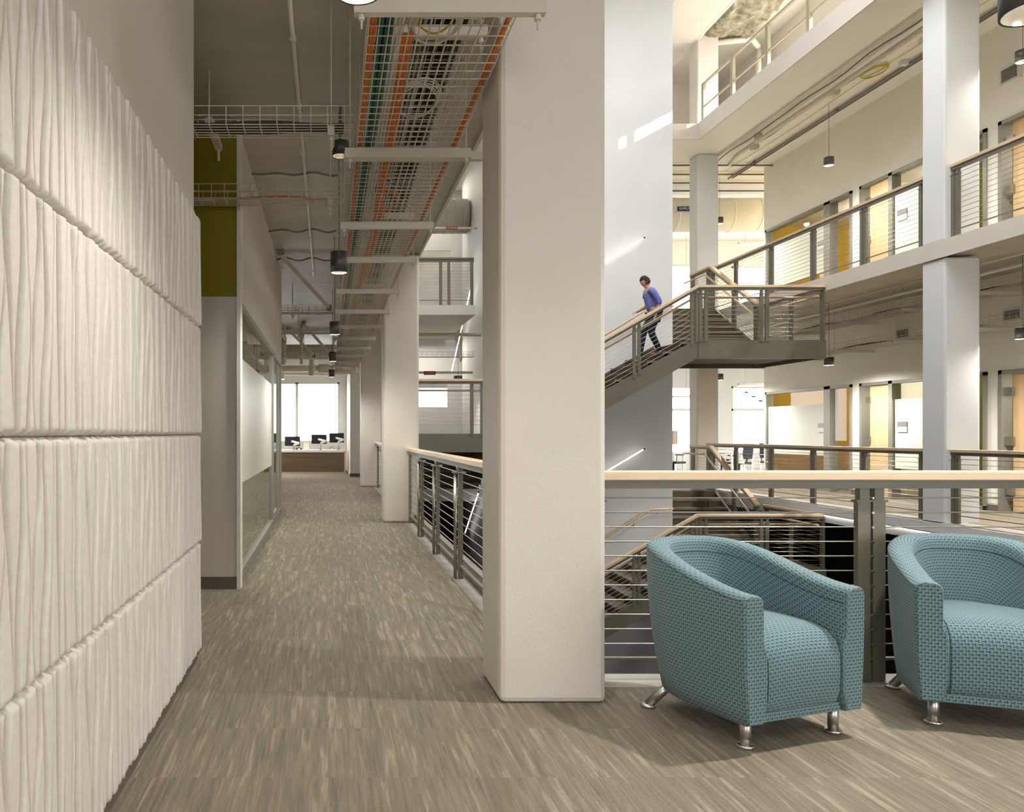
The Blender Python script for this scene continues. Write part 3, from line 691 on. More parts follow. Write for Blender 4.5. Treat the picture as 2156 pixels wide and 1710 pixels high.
# ------------------------------------------------------------------ armchairs
def armchair(name):
    root = thing(name, (0, 0, 0), None, 'armchair', 'blue tub armchairs')
    W, YFr, YBk = .332, -.345, .39
    # U path (right front -> back -> left front), outer line
    Nn = 72
    pts = []
    # straight part then super-ellipse back
    yc = -.02
    seq = []
    for i in range(Nn+1):
        s = i/Nn
        if s < .24: y = YFr+(yc-YFr)*(s/.24); seq.append((W*(1.0), y))
        elif s > .76: y = YFr+(yc-YFr)*((1-s)/.24); seq.append((-W, y))
        else:
            a = PI*(s-.24)/.52; ex = 2.25
            c, sn = math.cos(a), math.sin(a)
            seq.append((W*math.copysign(abs(c)**(2/ex), c), yc+(YBk-yc)*abs(sn)**(2/ex)))
    # profile in (inward offset o, height fraction) listing: outer bottom -> outer top -> inner top -> inner bottom
    TH = .105
    def topz(y):
        t = min(max((y-YFr)/(YBk-YFr), 0), 1); e = t*t*(3-2*t)
        return .636+.140*(e**.95)
    rings = []; arc = 0; arcs = []
    for i, (x, y) in enumerate(seq):
        a = seq[max(i-1, 0)]; b = seq[min(i+1, Nn)]
        tx, ty = b[0]-a[0], b[1]-a[1]; l = math.hypot(tx, ty); tx /= l; ty /= l
        nx, ny = -ty, tx            # inward
        if i: arc += math.hypot(x-seq[i-1][0], y-seq[i-1][1])
        arcs.append(arc)
        zt = topz(y)
        back = min(max((y-yc)/(YBk-yc), 0), 1)
        prof = []
        nb = 9
        for k in range(nb):
            f = k/(nb-1); z = .115+(zt-.035-.115)*f
            tap = (1-f)**2.2*(.02+.065*back); prof.append((tap-.012*back*math.sin(f*PI)*0, z))
        for k in range(1, 5):
            an = k/5*PI/2; prof.append((.033*(1-math.cos(an)), zt-.035+.033*math.sin(an)))
        prof.append((.036, zt-.001)); prof.append((TH*.6, zt-.004)); 
        for k in range(1, 5):
            an = k/5*PI/2; prof.append((TH-.036+.036*math.sin(an), zt-.040+.036*math.cos(an)))
        prof.append((TH, zt-.07)); prof.append((TH+.0+.03*back, zt-.2)); prof.append((TH+.02+.05*back, .40)); prof.append((TH+.02+.05*back, .20)); prof.append((TH, .115))
        rings.append([(x+nx*o, y+ny*o, z) for o, z in prof])
    # rounded front ends: extra rings
    def endcap(ring, dirn):
        out = []
        c = [sum(p[k] for p in ring)/len(ring) for k in range(3)]
        for (push, sc) in ((.010, .97), (.016, .92), (.019, .86)):
            q = []
            for p in ring:
                dx = (p[0]-c[0])*sc; dz = p[2]-c[2]; ez = 1-(1-sc)*.18
                q.append((c[0]+dx, p[1]-push, c[2]+dz*ez))
            out.append(q)
        return out
    e0 = endcap(rings[0], 0); e1 = endcap(rings[-1], 1)
    allr = e0[::-1]+rings+e1
    aarc = [-.019, -.016, -.01]+arcs+[arcs[-1]+.01, arcs[-1]+.016, arcs[-1]+.019]
    m = len(rings[0]); vs = []; uvs = []
    # v coordinate = arc along profile
    for i, g in enumerate(allr):
        acc = 0
        for j, p in enumerate(g):
            if j: acc += math.dist(p, g[j-1])
            vs.append(p); uvs.append((aarc[i], acc))
    fs = []
    for i in range(len(allr)-1):
        for j in range(m-1): fs.append((i*m+j, (i+1)*m+j, (i+1)*m+j+1, i*m+j+1))
        fs.append((i*m+m-1, (i+1)*m+m-1, (i+1)*m, i*m))
    mb = MB(); mb.add(vs, fs, True)
    # end faces (own verts for planar uv)
    for g, flip in ((allr[0], False), (allr[-1], True)):
        b0 = len(mb.v); idx = list(range(m))
        mb.v += g; uvs += [(p[0]+.3, p[2]) for p in g]
        # strip triangulation between outer side and inner side
        half = 14
        i, j = 0, m-1
        quads = []
        while j-i > 1:
            if j-i == 2: quads.append([i, i+1, j]); break
            quads.append([i, i+1, j-1, j]); i += 1; j -= 1
        for q in quads:
            q = q if flip else q[::-1]
            mb.f.append([b0+t for t in q]); mb.sm.append(True)
    shell = mb.build('shell', M['fabric'], root, 0, uvs)
    # seam piping along outer and inner top
    sm = MB().tube([(r[13][0], r[13][1], r[13][2]+.001) for r in rings], .0022, 5)
    sm2 = MB().tube([(r[9][0], r[9][1], r[9][2]+.001) for r in rings], .0022, 5)
    dk = M['seam']
    sm2.build('outer_seam', dk, shell)
    MB().tube([(r[19][0], r[19][1], r[19][2]) for r in rings], .0022, 5).build('inner_seam', dk, shell)
    # seat block
    vs = []; uvs = []; ring = []
    hw = W-TH-.004
    prof = [(.265, .445), (.22, .45), (.16, .456), (.10, .462), (.03, .467), (-.10, .468), (-.22, .462), (-.29, .445), (-.335, .41), (-.352, .36), (-.354, .28), (-.350, .20), (-.335, .155), (-.31, .14)]
    xs = [(-hw, -.0), (-hw+.004, .007), (-hw+.02, .0145), (-hw+.06, .018)] ; xs = [(-hw+.000, -.012), (-hw+.006, -.004), (-hw+.022, .0)]+[(-hw+.022+(2*hw-.044)*k/8, .0) for k in range(1, 8)]+[(hw-.022, .0), (hw-.006, -.004), (hw, -.012)]
    for (x, d) in xs:
        acc = 0; pv = None; crown = .012*(1-(x/hw)**2)
        for (y, z) in prof:
            # offset d pushes in
            yy = y - (d if y < -.3 else 0) - (crown*.5 if y < -.33 else 0); zz = z + (d if z > .42 else 0) + (crown if z > .42 else 0)
            if pv: acc += math.dist(pv, (yy, zz))
            fx = 1 if y <= -.02 else (1-((y+.02)/(YBk-TH+.02))**2.25)**(1/2.25)
            pv = (yy, zz); vs.append((x*fx, yy, zz)); uvs.append((x+.5, acc))
    k = len(prof); mb = MB()
    fs = [(i*k+j, i*k+j+1, (i+1)*k+j+1, (i+1)*k+j) for i in range(len(xs)-1) for j in range(k-1)]
    mb.add(vs, fs, True)
    # side cheeks
    for i0, fl in ((0, True), ((len(xs)-1)*k, False)):
        b0 = len(mb.v); g = vs[i0+4:i0+k]+[(vs[i0+4][0], -.02, .14)]
        mb.v += g; uvs += [(p[1], p[2]) for p in g]
        f = [b0+t for t in range(len(g))]; mb.f.append(f if fl else f[::-1]); mb.sm.append(False)
    seat = mb.build('seat', M['fabric'], root, 0, uvs)
    for i0 in (2*k, (len(xs)-3)*k):
        MB().tube([V(vs[i0+j])+V((0, -.001, .001)) for j in range(5, k)], .002, 5).build('seat_seam', dk, seat)
    # base band + underside
    mb = MB().box(-W+.06, W-.06, -.335, -.30, .112, .150)
    o = mb.build('base_band', M['fabric'], root, .004)
    me = o.data; ul = me.uv_layers.new(name='UVMap')
    for li, lp in enumerate(me.loops):
        c = me.vertices[lp.vertex_index].co; ul.data[li].uv = (c.x, c.z)
    under = [(seq[i][0]*.86, seq[i][1]*.82-.02) for i in range(0, Nn+1, 4)]
    MB().prism([(x, y, .108) for x, y in under], (0, 0, .02)).build('underside', M['black'], root)
    # legs
    for (lx, ly, sx, sy) in ((-.245, -.285, 0, 0), (.245, -.285, 0, 0), (-.205, .17, -.06, .075), (.205, .17, .06, .075)):
        top = V((lx, ly, .125)); bt = V((lx+sx, ly+sy, .012))
        lg = MB().tube([top, bt], .0215, 16).build('leg', M['chrome'], root)
        MB().lathe([(0, .016), (.030, .016), (.034, .012), (.034, .003), (.030, 0), (0, 0)], bt.x, bt.y, 20).build('foot_disc', M['chrome'], lg)
    return root
M['seam'] = mat('dark_teal_piping', srgb(44, 78, 88), .8)
ch1 = armchair('armchair'); 
ch2 = copy_tree(ch1)
def place(o, x, y, fx, fy):
    o.location = (x, y, 0); o.rotation_euler = (0, 0, math.atan2(fx, -fy))
place(ch1, 1.832, 3.635, .34, -.94)
place(ch2, 3.0, 3.735, -.36, -.93)
ch1['label'] = 'teal blue tub armchair with patterned fabric, fully in view beside the column'
ch2['label'] = 'teal blue tub armchair cut off by the right edge of the picture'
# ------------------------------------------------------------------ downlights / pendants
def can(name, x, y, zb, r, h, label, group, rod_to=None, spot=0, inner=True, side=False, col=(1, .95, .89), ang=110):
    t = thing(name, (x, y, zb), label, 'lamp', group)
    MB().lathe([(r*.93, zb+.002), (r, zb), (r, zb+h), (0, zb+h)], x, y, 28).build('lamp_housing', M['lampbody'], t)
    MB().lathe([(r*.93, zb+.002), (r*.86, zb+.03), (r*.35, zb+h*.5), (0, zb+h*.55)], x, y, 28).build('reflector', M['lampin'], t)
    MB().lathe([(0, zb+h*.3), (r*.22, zb+h*.36), (r*.22, zb+h*.5)], x, y, 14).build('bulb', M['bulb'], t)
    if rod_to: MB().tube([(x, y, zb+h), (x, y, rod_to)], .004 if rod_to-zb > 1 else .012, 6).build('suspension', M['conduit'], t)
    if spot:
        l = bpy.data.lights.new('downlight_beam', 'SPOT'); l.energy = spot; l.spot_size = math.radians(ang); l.spot_blend = .8; l.color = col; l.shadow_soft_size = .06
        o = bpy.data.objects.new('downlight_beam', l); C.objects.link(o); o.location = (x, y, zb-.01)
    return t
names = ['just above the top edge of the picture', 'largest in view, beside the cable tray', 'second one down the corridor', 'third one down the corridor', 'farthest one, above the desk']
for i, y in enumerate((2.35, 6.45, 10.5, 14.4, 18.4)):
    can('ceiling_downlight', .09, y, 2.56, .068, .165, 'dark grey cylinder downlight over the corridor, '+names[i], 'corridor downlights', 3.838, 62 if i == 0 else 125, ang=158)
can('pendant_lamp', 3.12, 3.55, 3.13, .135, .2, 'big dark ring pendant lamp cut off at the top right corner', None, 3.84, 330, ang=140)
for z, nm in ((2.62, 'lower'), (6.57, 'upper')):
    for y, nn in ((15.95, 'left of the white column'), (11.5, 'right of the white column'), (20.4, 'peeking out beside the far column'), (7.0, 'nearest, outside the picture on the right')):
        can('pendant_lamp', 9.9, y, z, .09, .155, 'small grey pendant lamp of the %s balcony, %s' % (nm, nn), 'balcony pendant lamps', z+1.2, 430 if z < 4 else 300, ang=170)
can('pendant_lamp', 1.4, .9, 3.13, .135, .2, 'unseen ring pendant added behind the viewpoint to brighten the lounge, left one', None, 3.84, 60, ang=130)  # this lamp and the next are added out of view as lounge fill
can('pendant_lamp', 3.2, .6, 3.13, .135, .2, 'unseen ring pendant added behind the viewpoint to brighten the lounge, right one', None, 3.84, 60, ang=130)
can('ceiling_downlight', .10, 6.3, 3.44, .065, .11, 'short dark lamp hanging beside the cable tray, above the crossing tray', None, 3.84, 0)
can('pendant_lamp', 2.55, 19.0, 6.4, .11, .2, 'small grey pendant lamp near the round duct, upper left gap', None, 7.95, 60)
can('pendant_lamp', 3.0, 18.6, 2.42, .10, .18, 'small grey pendant lamp under the bridge, beside the slanting light', None, 3.84, 40)
# ------------------------------------------------------------------ cable trays
def wire_tray(name, label, axis, a0, a1, c0, c1, z, side, pitch, tr, brackets, rod_top, rl=0, rr=0, wr=.0028, group=None, rods='both'):
    """axis 'y': runs along y from a0..a1, cross from x c0..c1; axis 'x' likewise"""
    t = thing(name, ((c0+c1)/2, (a0+a1)/2, z) if axis == 'y' else ((a0+a1)/2, (c0+c1)/2, z), label, 'cable tray', group)
    P = (lambda a, c, zz: (c, a, zz)) if axis == 'y' else (lambda a, c, zz: (a, c, zz))
    mb = MB(); n = max(2, round((c1-c0)/pitch)); 
    for i in range(n+1):
        c = c0+(c1-c0)*i/n; mb.tube([P(a0, c, z), P(a1, c, z)], wr, 4, False)
    for c in (c0, c1):
        for k in (1, 2):
            mb.tube([P(a0, c, z+side*k/2), P(a1, c, z+side*k/2)], wr, 4, False)
    a = a0
    while a <= a1:
        mb.tube([P(a, c0, z+side), P(a, c0, z), P(a, c1, z), P(a, c1, z+side)], wr, 4, False); a += tr
    mb.build('wire_mesh', M['galv'], t)
    for b in brackets:
        l, r = (rl, rr)
        br = MB()
        if axis == 'y': br.box(c0-l, c1+r, b-.02, b+.02, z-.062, z-.006)
        else: br.box(b-.02, b+.02, c0-l, c1+r, z-.062, z-.006)
        bo = br.build('strut_bracket', M['strut'], t)
        for c in ((c0-l+.03, c1+r-.03) if rods == 'both' else (c0-l+.03,)):
            MB().tube([P(b, c, z-.12), P(b, c, rod_top)], .005, 6).tube([P(b, c, z-.085), P(b, c, z-.06)], .014, 6).build('threaded_rod', M['galv'], bo)
    return t
TZ = 3.0; TS = .811
wire_tray('cable_tray', 'wide wire mesh cable tray running along the corridor ceiling', 'y', 2.9, 23.4, .174, .778, TZ, .09, .0432, .085,
          [3.2, 4.87, 6.57, 7.86, 9.6, 11.2, 12.8, 14.4, 16, 17.6, 18.9, 20.4, 22], 3.838, .07, .085, wr=.0032)
# long first bracket reaching to the column
t = thing('steel_strut', (.5, 4.92, 2.94), 'pale steel strut reaching behind the big column under the wide tray', 'strut')
MB().box(.10, .99, 4.895, 4.935, 2.94, 2.99).build('channel', M['strut'], t)
wire_tray('cable_tray', 'smaller wire mesh tray with dark cables above the wide tray', 'y', 2.9, 23.4, .39, .72, 3.25, .08, .043, .085,
          [3.9, 5.6, 7.2, 8.9, 10.6, 12.4, 15.2, 17.3], 3.838, .2, .05, wr=.003)
for yy, nm in ((4.85, 'nearer'), (6.34, 'second')):
    wire_tray('cable_tray', '%s wire mesh tray crossing from the left wall to the wide tray' % nm, 'x', -1.4, .15, yy-.09, yy+.12, 3.10, .11, .042, .1, [-1.2, .02], 3.838, wr=.0033)
for yy, nm in ((13.8, 'third'), (16.6, 'fourth'), (20.3, 'farthest')):
    wire_tray('cable_tray', '%s wire mesh tray crossing the corridor ceiling' % nm, 'x', -3.2, .1, yy-.1, yy+.12, 3.33, .12, .06, .12, [-2.5, -.6], 3.838, wr=.004)
for z, nm in ((3.5, 'upper'), (2.95, 'lower')):
    oy = 0 if z > 3 else .15
    wire_tray('cable_tray', '%s wire mesh tray along the office wall above the pendant lamps' % nm, 'y', 5, 20.2, 10.2, 10.78, z, .13, .06, .12,
              [q+oy for q in (17.7, 16.0, 14.3, 12.6, 10.9, 9.2, 7.4)], 3.838, .05 if oy == 0 else .09, .15, rods='left', wr=.004)
# cables in trays
def cable(label, group, mt, pts, r, n=5): 
    o = MB().tube(pts, r, n).build('cable_run', mt, None); tag(o, label, 'cable', group); return o
def wig(x, z, y0, y1, amp, seed, step=.35, zamp=.004):
    rr = random.Random(seed); out = []; y = y0; ph = rr.uniform(0, 6); f = rr.uniform(.5, 1.1)
    x *= TS if x < 5 else 1; y1 = min(y1, 23.3)
    while y < y1:
        out.append((x+amp*math.sin(f*y+ph)+amp*.3*math.sin(2.7*y+ph), y, z+zamp*math.sin(3*y+ph))); y += step
    return out
for i in range(5): cable('orange cable in the bundle along the left side of the wide tray', 'orange cables, tray left side', M['orange'], wig(.228+.010*(i % 3), TZ+.016+.014*(i//3), 2.9, 23.3, .004, i), .0075)
for i in range(8): cable('teal cable in the bundle beside the left orange cables', 'teal cables in the wide tray', M['teal'], wig(.275+.014*(i % 5), TZ+.014+.015*(i//5), 2.9, 23.3, .005, 20+i), .0085)
for i in range(5): cable('white cable lying right of the teal bundle', 'white cables in the wide tray', M['wcable'], wig(.352+.013*i, TZ+.012, 2.9, 23.3, .007, 40+i), .006)
for i in range(6): cable('orange cable snaking in the middle of the wide tray', 'orange cables, tray middle', M['orange'], wig(.43+.013*i, TZ+.014, 3.5, 22, .028, 60, .2, .006), .0065)
for i in range(3): cable('orange cable looping loosely in the middle of the wide tray', 'loose orange cables', M['orange'], wig(.47+.011*i, TZ+.02, 4.2, 9, .05, 63, .15, .01), .006)
for i in range(4): cable('orange cable along the right edge of the wide tray', 'orange cables, tray right edge', M['orange'], wig(.938+.009*(i % 2), TZ+.02+.014*(i//2), 2.9, 23.3, .003, 80+i), .0068)
for i in range(16): cable('dark cable lying in the smaller upper tray', 'dark cables in the upper tray', M['dcable'], wig(.66+.022*(i % 8), 3.265+.016*(i//8), 2.9, 22, .012, 100+i), .0095)
for i in range(5): cable('grey data cable lying in the smaller upper tray', 'grey cables in the upper tray', M['bcable'] if i == 4 else M['conduit'], wig(.53+.022*i, 3.262, 2.9, 22, .01, 130+i), .007)
def coil(label, cx, cy, z, rx, ry, mt, n=5, r=.004):
    mb = MB()
    for k in range(n):
        mb.tube([(cx+(rx+.006*k-.01)*math.cos(a*PI/14), cy+(ry+.01*k)*math.sin(a*PI/14), z+.006*k+.004*math.sin(a*.7+k)) for a in range(28)], r, 5, False, True)
    return tag(mb.build('cable_coil', mt, None), label, 'cable coil')
coil('coiled white cable in the wide tray, nearest the camera', .46, 3.45, TZ+.02, .10, .16, M['wcable'])
coil('coiled white cable in the wide tray, second from the camera', .47, 4.25, TZ+.02, .11, .2, M['wcable'])
coil('small yellow cable coil above the nearest white coil', .47, 3.5, TZ+.07, .08, .11, M['ycable'], 2)
coil('coiled orange cable in the wide tray beyond the second strut', .45, 6.1, TZ+.02, .08, .25, M['orange'], 4)
coil('coiled blue and white cable near the third strut', .41, 5.85, TZ+.04, .06, .2, M['bcable'], 3)
for i, mt in enumerate((M['orange'], M['wcable'], M['wcable'])):
    pts = [(x*.1-1.4, 6.31+.02*i+.01*math.sin(x+i), 3.12+.008*math.sin(x*.8+i)) for x in range(16)]
    o = MB().tube(pts, .008, 5).build('cable_run', mt, None); tag(o, ['thin orange cable in the second crossing tray', 'white cable in the second crossing tray', 'white cable in the second crossing tray'][i], 'cable', 'cables in the second crossing tray')
for i in range(5):
    pts = [(x*.1-1.4, 4.80+.035*i+.008*math.sin(x+i), 3.12+.006*math.sin(x*.8+i)) for x in range(16)]
    o = MB().tube(pts, .010, 5).build('cable_run', M['dcable'], None); tag(o, 'dark cable in the nearer crossing tray', 'cable', 'dark cables in the nearer crossing tray')
for z in (3.5, 2.95):
    for i in range(3):
        o = MB().tube(wig(10.35+.07*i, z+.03, 5, 20, .03, 300+i+int(z*10), .3, .02), .012, 5).build('cable_run', M['dcable'], None)
        tag(o, 'dark cable in the %s balcony tray' % ('upper' if z > 3 else 'lower'), 'cable', 'dark cables in the %s balcony tray' % ('upper' if z > 3 else 'lower'))
# ------------------------------------------------------------------ corridor ceiling services
def pipe(name, label, pts, r, mt, cat='pipe', couplings=0, n=10):
    t = thing(name, pts[0], label, cat)
    MB().tube(pts, r, n).build('pipe_run', mt, t)
    a, b = V(pts[0]), V(pts[-1])
    for k in range(couplings):
        p = a.lerp(b, (k+.6)/couplings); d = (b-a).normalized()
        MB().tube([p-d*r*1.6, p+d*r*1.6], r*1.45, 10).build('coupling', mt, t)
    return t
pipe('ceiling_conduit', 'painted conduit running along the corridor ceiling', [(-.225, 3.5, 3.815), (-.225, 13, 3.815)], .016, M['pipe'], 'conduit', 9)
def armour(label, y, x0=-.74, x1=.1, ph=0):
    pts = [(x0+(x1-x0)*k/16, y+.05*math.sin(k*.9+ph), 3.80+.012*math.sin(k*.8)) for k in range(17)]
    pipe('flexible_conduit', label, pts, .011, M['conduit'], 'conduit')
armour('wavy flexible conduit crossing the ceiling behind the second tray', 7.85)
armour('wavy flexible conduit crossing the ceiling, middle one', 10.05, ph=1)
armour('wavy flexible conduit crossing the ceiling near the diagonal strut', 11.7, ph=2)
armour('wavy flexible conduit crossing the ceiling far down the corridor', 17.0, -2, .1, ph=1.5)
def strut(label, p, q):
    t = thing('diagonal_strut', p, label, 'strut')
    MB().bar(p, q, .045, .045).build('channel', M['strut'], t)
    MB().box(p[0]-.05, p[0]+.05, p[1]-.05, p[1]+.05, p[2], p[2]+.05).box(q[0]-.04, q[0]+.04, q[1]-.04, q[1]+.04, q[2]-.06, q[2]+.04).build('end_fitting', M['conduit'], t)
strut('long diagonal steel strut from ceiling down to the tray brackets', (-.66, 11.3, 3.78), (.02, 13.0, 3.30))
strut('diagonal steel strut in the distance, left one', (-.95, 19.5, 3.78), (-.35, 20.5, 3.25))
strut('diagonal steel strut in the distance, right one', (-.55, 18.5, 3.78), (.05, 19.5, 3.2))
t = thing('hanging_strut', (-.83, 5.7, 3.4), 'short hanging strut with a rod, left of the crossing tray', 'strut')
MB().bar((-.835, 5.65, 3.47), (-.835, 6.2, 3.47), .05, .05).build('channel', M['strut'], t)
MB().tube([(-.835, 5.68, 3.84), (-.835, 5.68, 3.49)], .006, 6).tube([(-.835, 6.17, 3.50), (-.835, 6.17, 3.36)], .012, 6).build('threaded_rod', M['galv'], t)
# far services
pipe('vertical_pipe', 'vertical white pipe with couplings, left of the pair', [(-1.15, 21.0, 3.84), (-1.15, 21.0, 3.05)], .055, M['pipe'], couplings=2)
pipe('vertical_pipe', 'vertical white pipe with couplings, right of the pair', [(-.62, 19.0, 3.84), (-.62, 19.0, 2.9)], .04, M['pipe'], couplings=2)
pipe('ceiling_pipe', 'white pipe along the distant corridor ceiling', [(-1.2, 14.5, 3.72), (-1.1, 20.9, 3.72)], .045, M['pipe'], couplings=2)
pipe('cross_pipe', 'thick horizontal white pipe across the end of the corridor', [(-5, 23.0, 3.12), (.64, 23.0, 3.12)], .09, M['pipe'], couplings=3)
pipe('cross_pipe', 'thin horizontal white pipe just above the far window', [(-5, 26.0, 3.18), (.64, 26.0, 3.18)], .05, M['pipe'], couplings=3)
pipe('drain_pipe', 'short white vertical pipe stub hanging above the far window', [(-.45, 22.6, 3.35), (-.45, 22.6, 2.88)], .07, M['pipe'], couplings=1)
def duct(name, label, p, q, r, mt=M['pipe'], seams=.5):
    t = thing(name, p, label, 'duct'); p = V(p); q = V(q); d = (q-p); Ln = d.length; d.normalize()
    MB().tube([p, q], r, 28).build('duct_body', mt, t)
    k = seams
    while k < Ln:
        MB().tube([p+d*(k-.012), p+d*(k+.012)], r*1.018, 28).build('seam_ring', mt, t); k += seams
    return t
duct('round_duct', 'long round duct across the far corridor ceiling', (-5, 21.6, 3.45), (.64, 21.6, 3.45), .2, M['ceil'], .32)
struct('beam_far_corridor', MB().box(-6, .66, 24.5, 24.9, 3.62, 3.84), M['ceil'])
t = thing('linear_pendant', (-2.0, 25, 2.9), 'white box shaped linear pendant light left of the far window', 'lamp')
MB().box(-3.2, -1.35, 24.9, 25.05, 2.95, 3.15).build('lamp_housing', M['paint'], t)
MB().box(-3.2, -1.35, 24.9, 25.05, 2.935, 2.95).build('diffuser', M['ledw'], t)
# upper-left gap (level two beyond)
duct('round_duct', 'grey round duct with ribs in the upper gap left of the big column', (1.35, 20, 6.65), (3.45, 20, 6.65), .42, M['ceil'], .22)
t = thing('storey_pipe', (2.2, 18.4, 6.15), 'thin white pipe with a red label below the ribbed duct', 'pipe')
MB().tube([(1.35, 18.6, 6.0), (3.45, 18.6, 6.0)], .03, 8).build('pipe_run', M['pipe'], t)
MB().tube([(2.30, 18.6, 6.0), (2.30, 18.6, 6.6)], .025, 8).build('branch', M['pipe'], t)
MB().box(2.72, 2.99, 18.555, 18.565, 5.96, 6.03).build('label_plate', M['red'], t)
text('label_text', 'FIRE SPRINKLER', .035, (2.855, 18.552, 5.995), (PI/2, 0, 0), M['paper'], t)
t = thing('storey_pipe', (2.2, 18.9, 2.6), 'thin pale pipe with a red label above the far railing', 'pipe')
MB().tube([(1.35, 19.2, 2.72), (3.45, 19.2, 2.72)], .03, 8).build('pipe_run', M['pipe'], t)
MB().box(2.28, 2.56, 19.155, 19.165, 2.66, 2.75).build('label_plate', M['red'], t)
text('label_text', 'FIRE SPRINKLER', .035, (2.42, 19.152, 2.705), (PI/2, 0, 0), M['paper'], t)
wire_tray('cable_tray', 'small wire mesh tray in the lower gap left of the big column', 'x', 1.35, 3.4, 18.7, 18.9, 3.05, .12, .05, .12, [1.6, 3.1], 3.84)
pipe('storey_pipe', 'horizontal white pipe under the bridge ceiling', [(1.35, 18.2, 3.5), (3.45, 18.2, 3.5)], .04, M['pipe'])
t = thing('wall_vent', (1.97, 19.5, 3.2), 'small framed vent in the lower gap left of the big column', 'vent')
MB().box(1.9, 2.15, 19.5, 19.55, 3.12, 3.34).build('vent_frame', M['wframe'], t)
MB().box(1.93, 2.10, 19.49, 19.5, 3.15, 3.30).build('grille', M['grate'], t)
MB().box(1.35, 3.45, 19.55, 19.65, 3.0, 3.84)
# ------------------------------------------------------------------ right side services
pipe('sprinkler_pipe', 'white sprinkler pipe along the lower balcony ceiling', [(9.95, 5, 3.70), (9.95, 27, 3.70)], .028, M['pipe'], couplings=7)
pipe('sprinkler_pipe', 'thin white conduit beside the lower sprinkler pipe', [(9.72, 5, 3.79), (9.72, 27, 3.79)], .014, M['pipe'], 'conduit')
pipe('sprinkler_pipe', 'thick white pipe under the catwalk', [(9.6, 5, 7.80), (9.6, 18.9, 7.80), (9.6, 19.3, 7.70)], .05, M['pipe'], couplings=5)
pipe('ceiling_conduit', 'thin white conduit under the catwalk edge', [(9.33, 5, 7.91), (9.33, 20, 7.91)], .018, M['pipe'], 'conduit')
pipe('ceiling_conduit', 'grey conduit close to the upper office wall, under the catwalk', [(10.42, 5, 7.9), (10.42, 21, 7.9)], .022, M['conduit'], 'conduit', 5)
pipe('ceiling_conduit', 'second grey conduit beside the upper office wall', [(10.52, 5, 7.91), (10.52, 21, 7.91)], .018, M['conduit'], 'conduit')
for i, x in enumerate((9.45, 9.78)):
    pipe('flexible_conduit', ['wavy brown cable left of the thick catwalk pipe', 'wavy brown cable right of the thick catwalk pipe'][i], [(x+.02*math.sin(k*1.3+i), 6+k*.35, 7.88+.02*math.sin(k*.9)) for k in range(40)], .012, M['conduit'], 'conduit')
pipe('yellow_wire', 'thin yellow wire under the catwalk ceiling', [(10.12+.03*math.sin(k*.6), 6+k*.5, 7.925) for k in range(30)], .006, M['ycable'], 'cable')
coil('yellow cable coil hanging under the catwalk', 10.02, 14.8, 7.89, .16, .26, M['ycable'], 5, .008)
coil('yellow cable coil under the far upper ceiling', 12.2, 24.0, 7.75, .3, .3, M['ycable'], 5, .012)
pipe('vertical_pipe', 'white drop pipe with flange under the catwalk', [(9.6, 18.0, 7.95), (9.6, 18.0, 7.82)], .06, M['pipe'], couplings=1)
pipe('vertical_pipe', 'tall white pipe standing on the catwalk', [(10.5, 19.7, 8.17), (10.5, 19.7, 10.7)], .07, M['pipe'], couplings=1)
pipe('roof_pipe', 'white pipe bending out under the roof deck', [(10.5, 19.7, 10.7), (10.2, 19.4, 10.75), (9.0, 19.4, 10.62)], .07, M['pipe'])
t = thing('detector_box', (10.1, 13.6, 7.85), 'small white detector box under the catwalk beside the column', 'detector')
MB().box(10.0, 10.14, 13.5, 13.68, 7.84, 7.95).build('body', M['white'], t, .01)
t = thing('detector_box', (10.2, 14.3, 7.85), 'small white box near the yellow coil under the catwalk', 'detector')
MB().box(10.25, 10.37, 14.4, 14.5, 7.86, 7.95).build('body', M['white'], t, .01)
def vent(label, y, z, w, h):
    t = thing('wall_vent', (10.95, y, z), label, 'vent')
    MB().box(10.93, 10.97, y-w/2-.05, y+w/2+.05, z-h/2-.04, z+h/2+.04).build('vent_frame', M['wframe'], t)
    mb = MB().box(10.925, 10.93, y-w/2, y+w/2, z-h/2, z+h/2); mb.build('dark_opening', M['grate'], t)
    s = MB()
    for k in range(7): s.box(10.91, 10.925, y-w/2, y+w/2, z-h/2+h*k/7, z-h/2+h*k/7+h/14)
    s.build('louvres', M['frame'], t)
vent('louvred vent high on the upper office wall, right of the column', 12.95, 7.05, .28, .2)
vent('small vent above the lower office doors, left of the column', 15.35, 3.17, .28, .14)
vent('small vent above the lower office doors, right of the column', 12.9, 3.17, .28, .14)
# spray insulation under the roof
mb = MB(); nx, ny = 24, 16
vs = []; fs = []
for j in range(ny+1):
    for i in range(nx+1):
        x = 8.87+1.35*i/nx; y = 17.6+2.3*j/ny
        e = min(i, nx-i, j, ny-j)/3; e = min(e, 1)
        vs.append((x, y, 11.08-e*(.32+.16*noise.noise(V((x*2, y*2, 0)))+.07*noise.noise(V((x*7, y*7, 3))))))
fs = [(j*(nx+1)+i, (j+1)*(nx+1)+i, (j+1)*(nx+1)+i+1, j*(nx+1)+i+1) for j in range(ny) for i in range(nx)]
mb.add(vs, fs, True); struct('ceiling_insulation', mb, M['deck'])
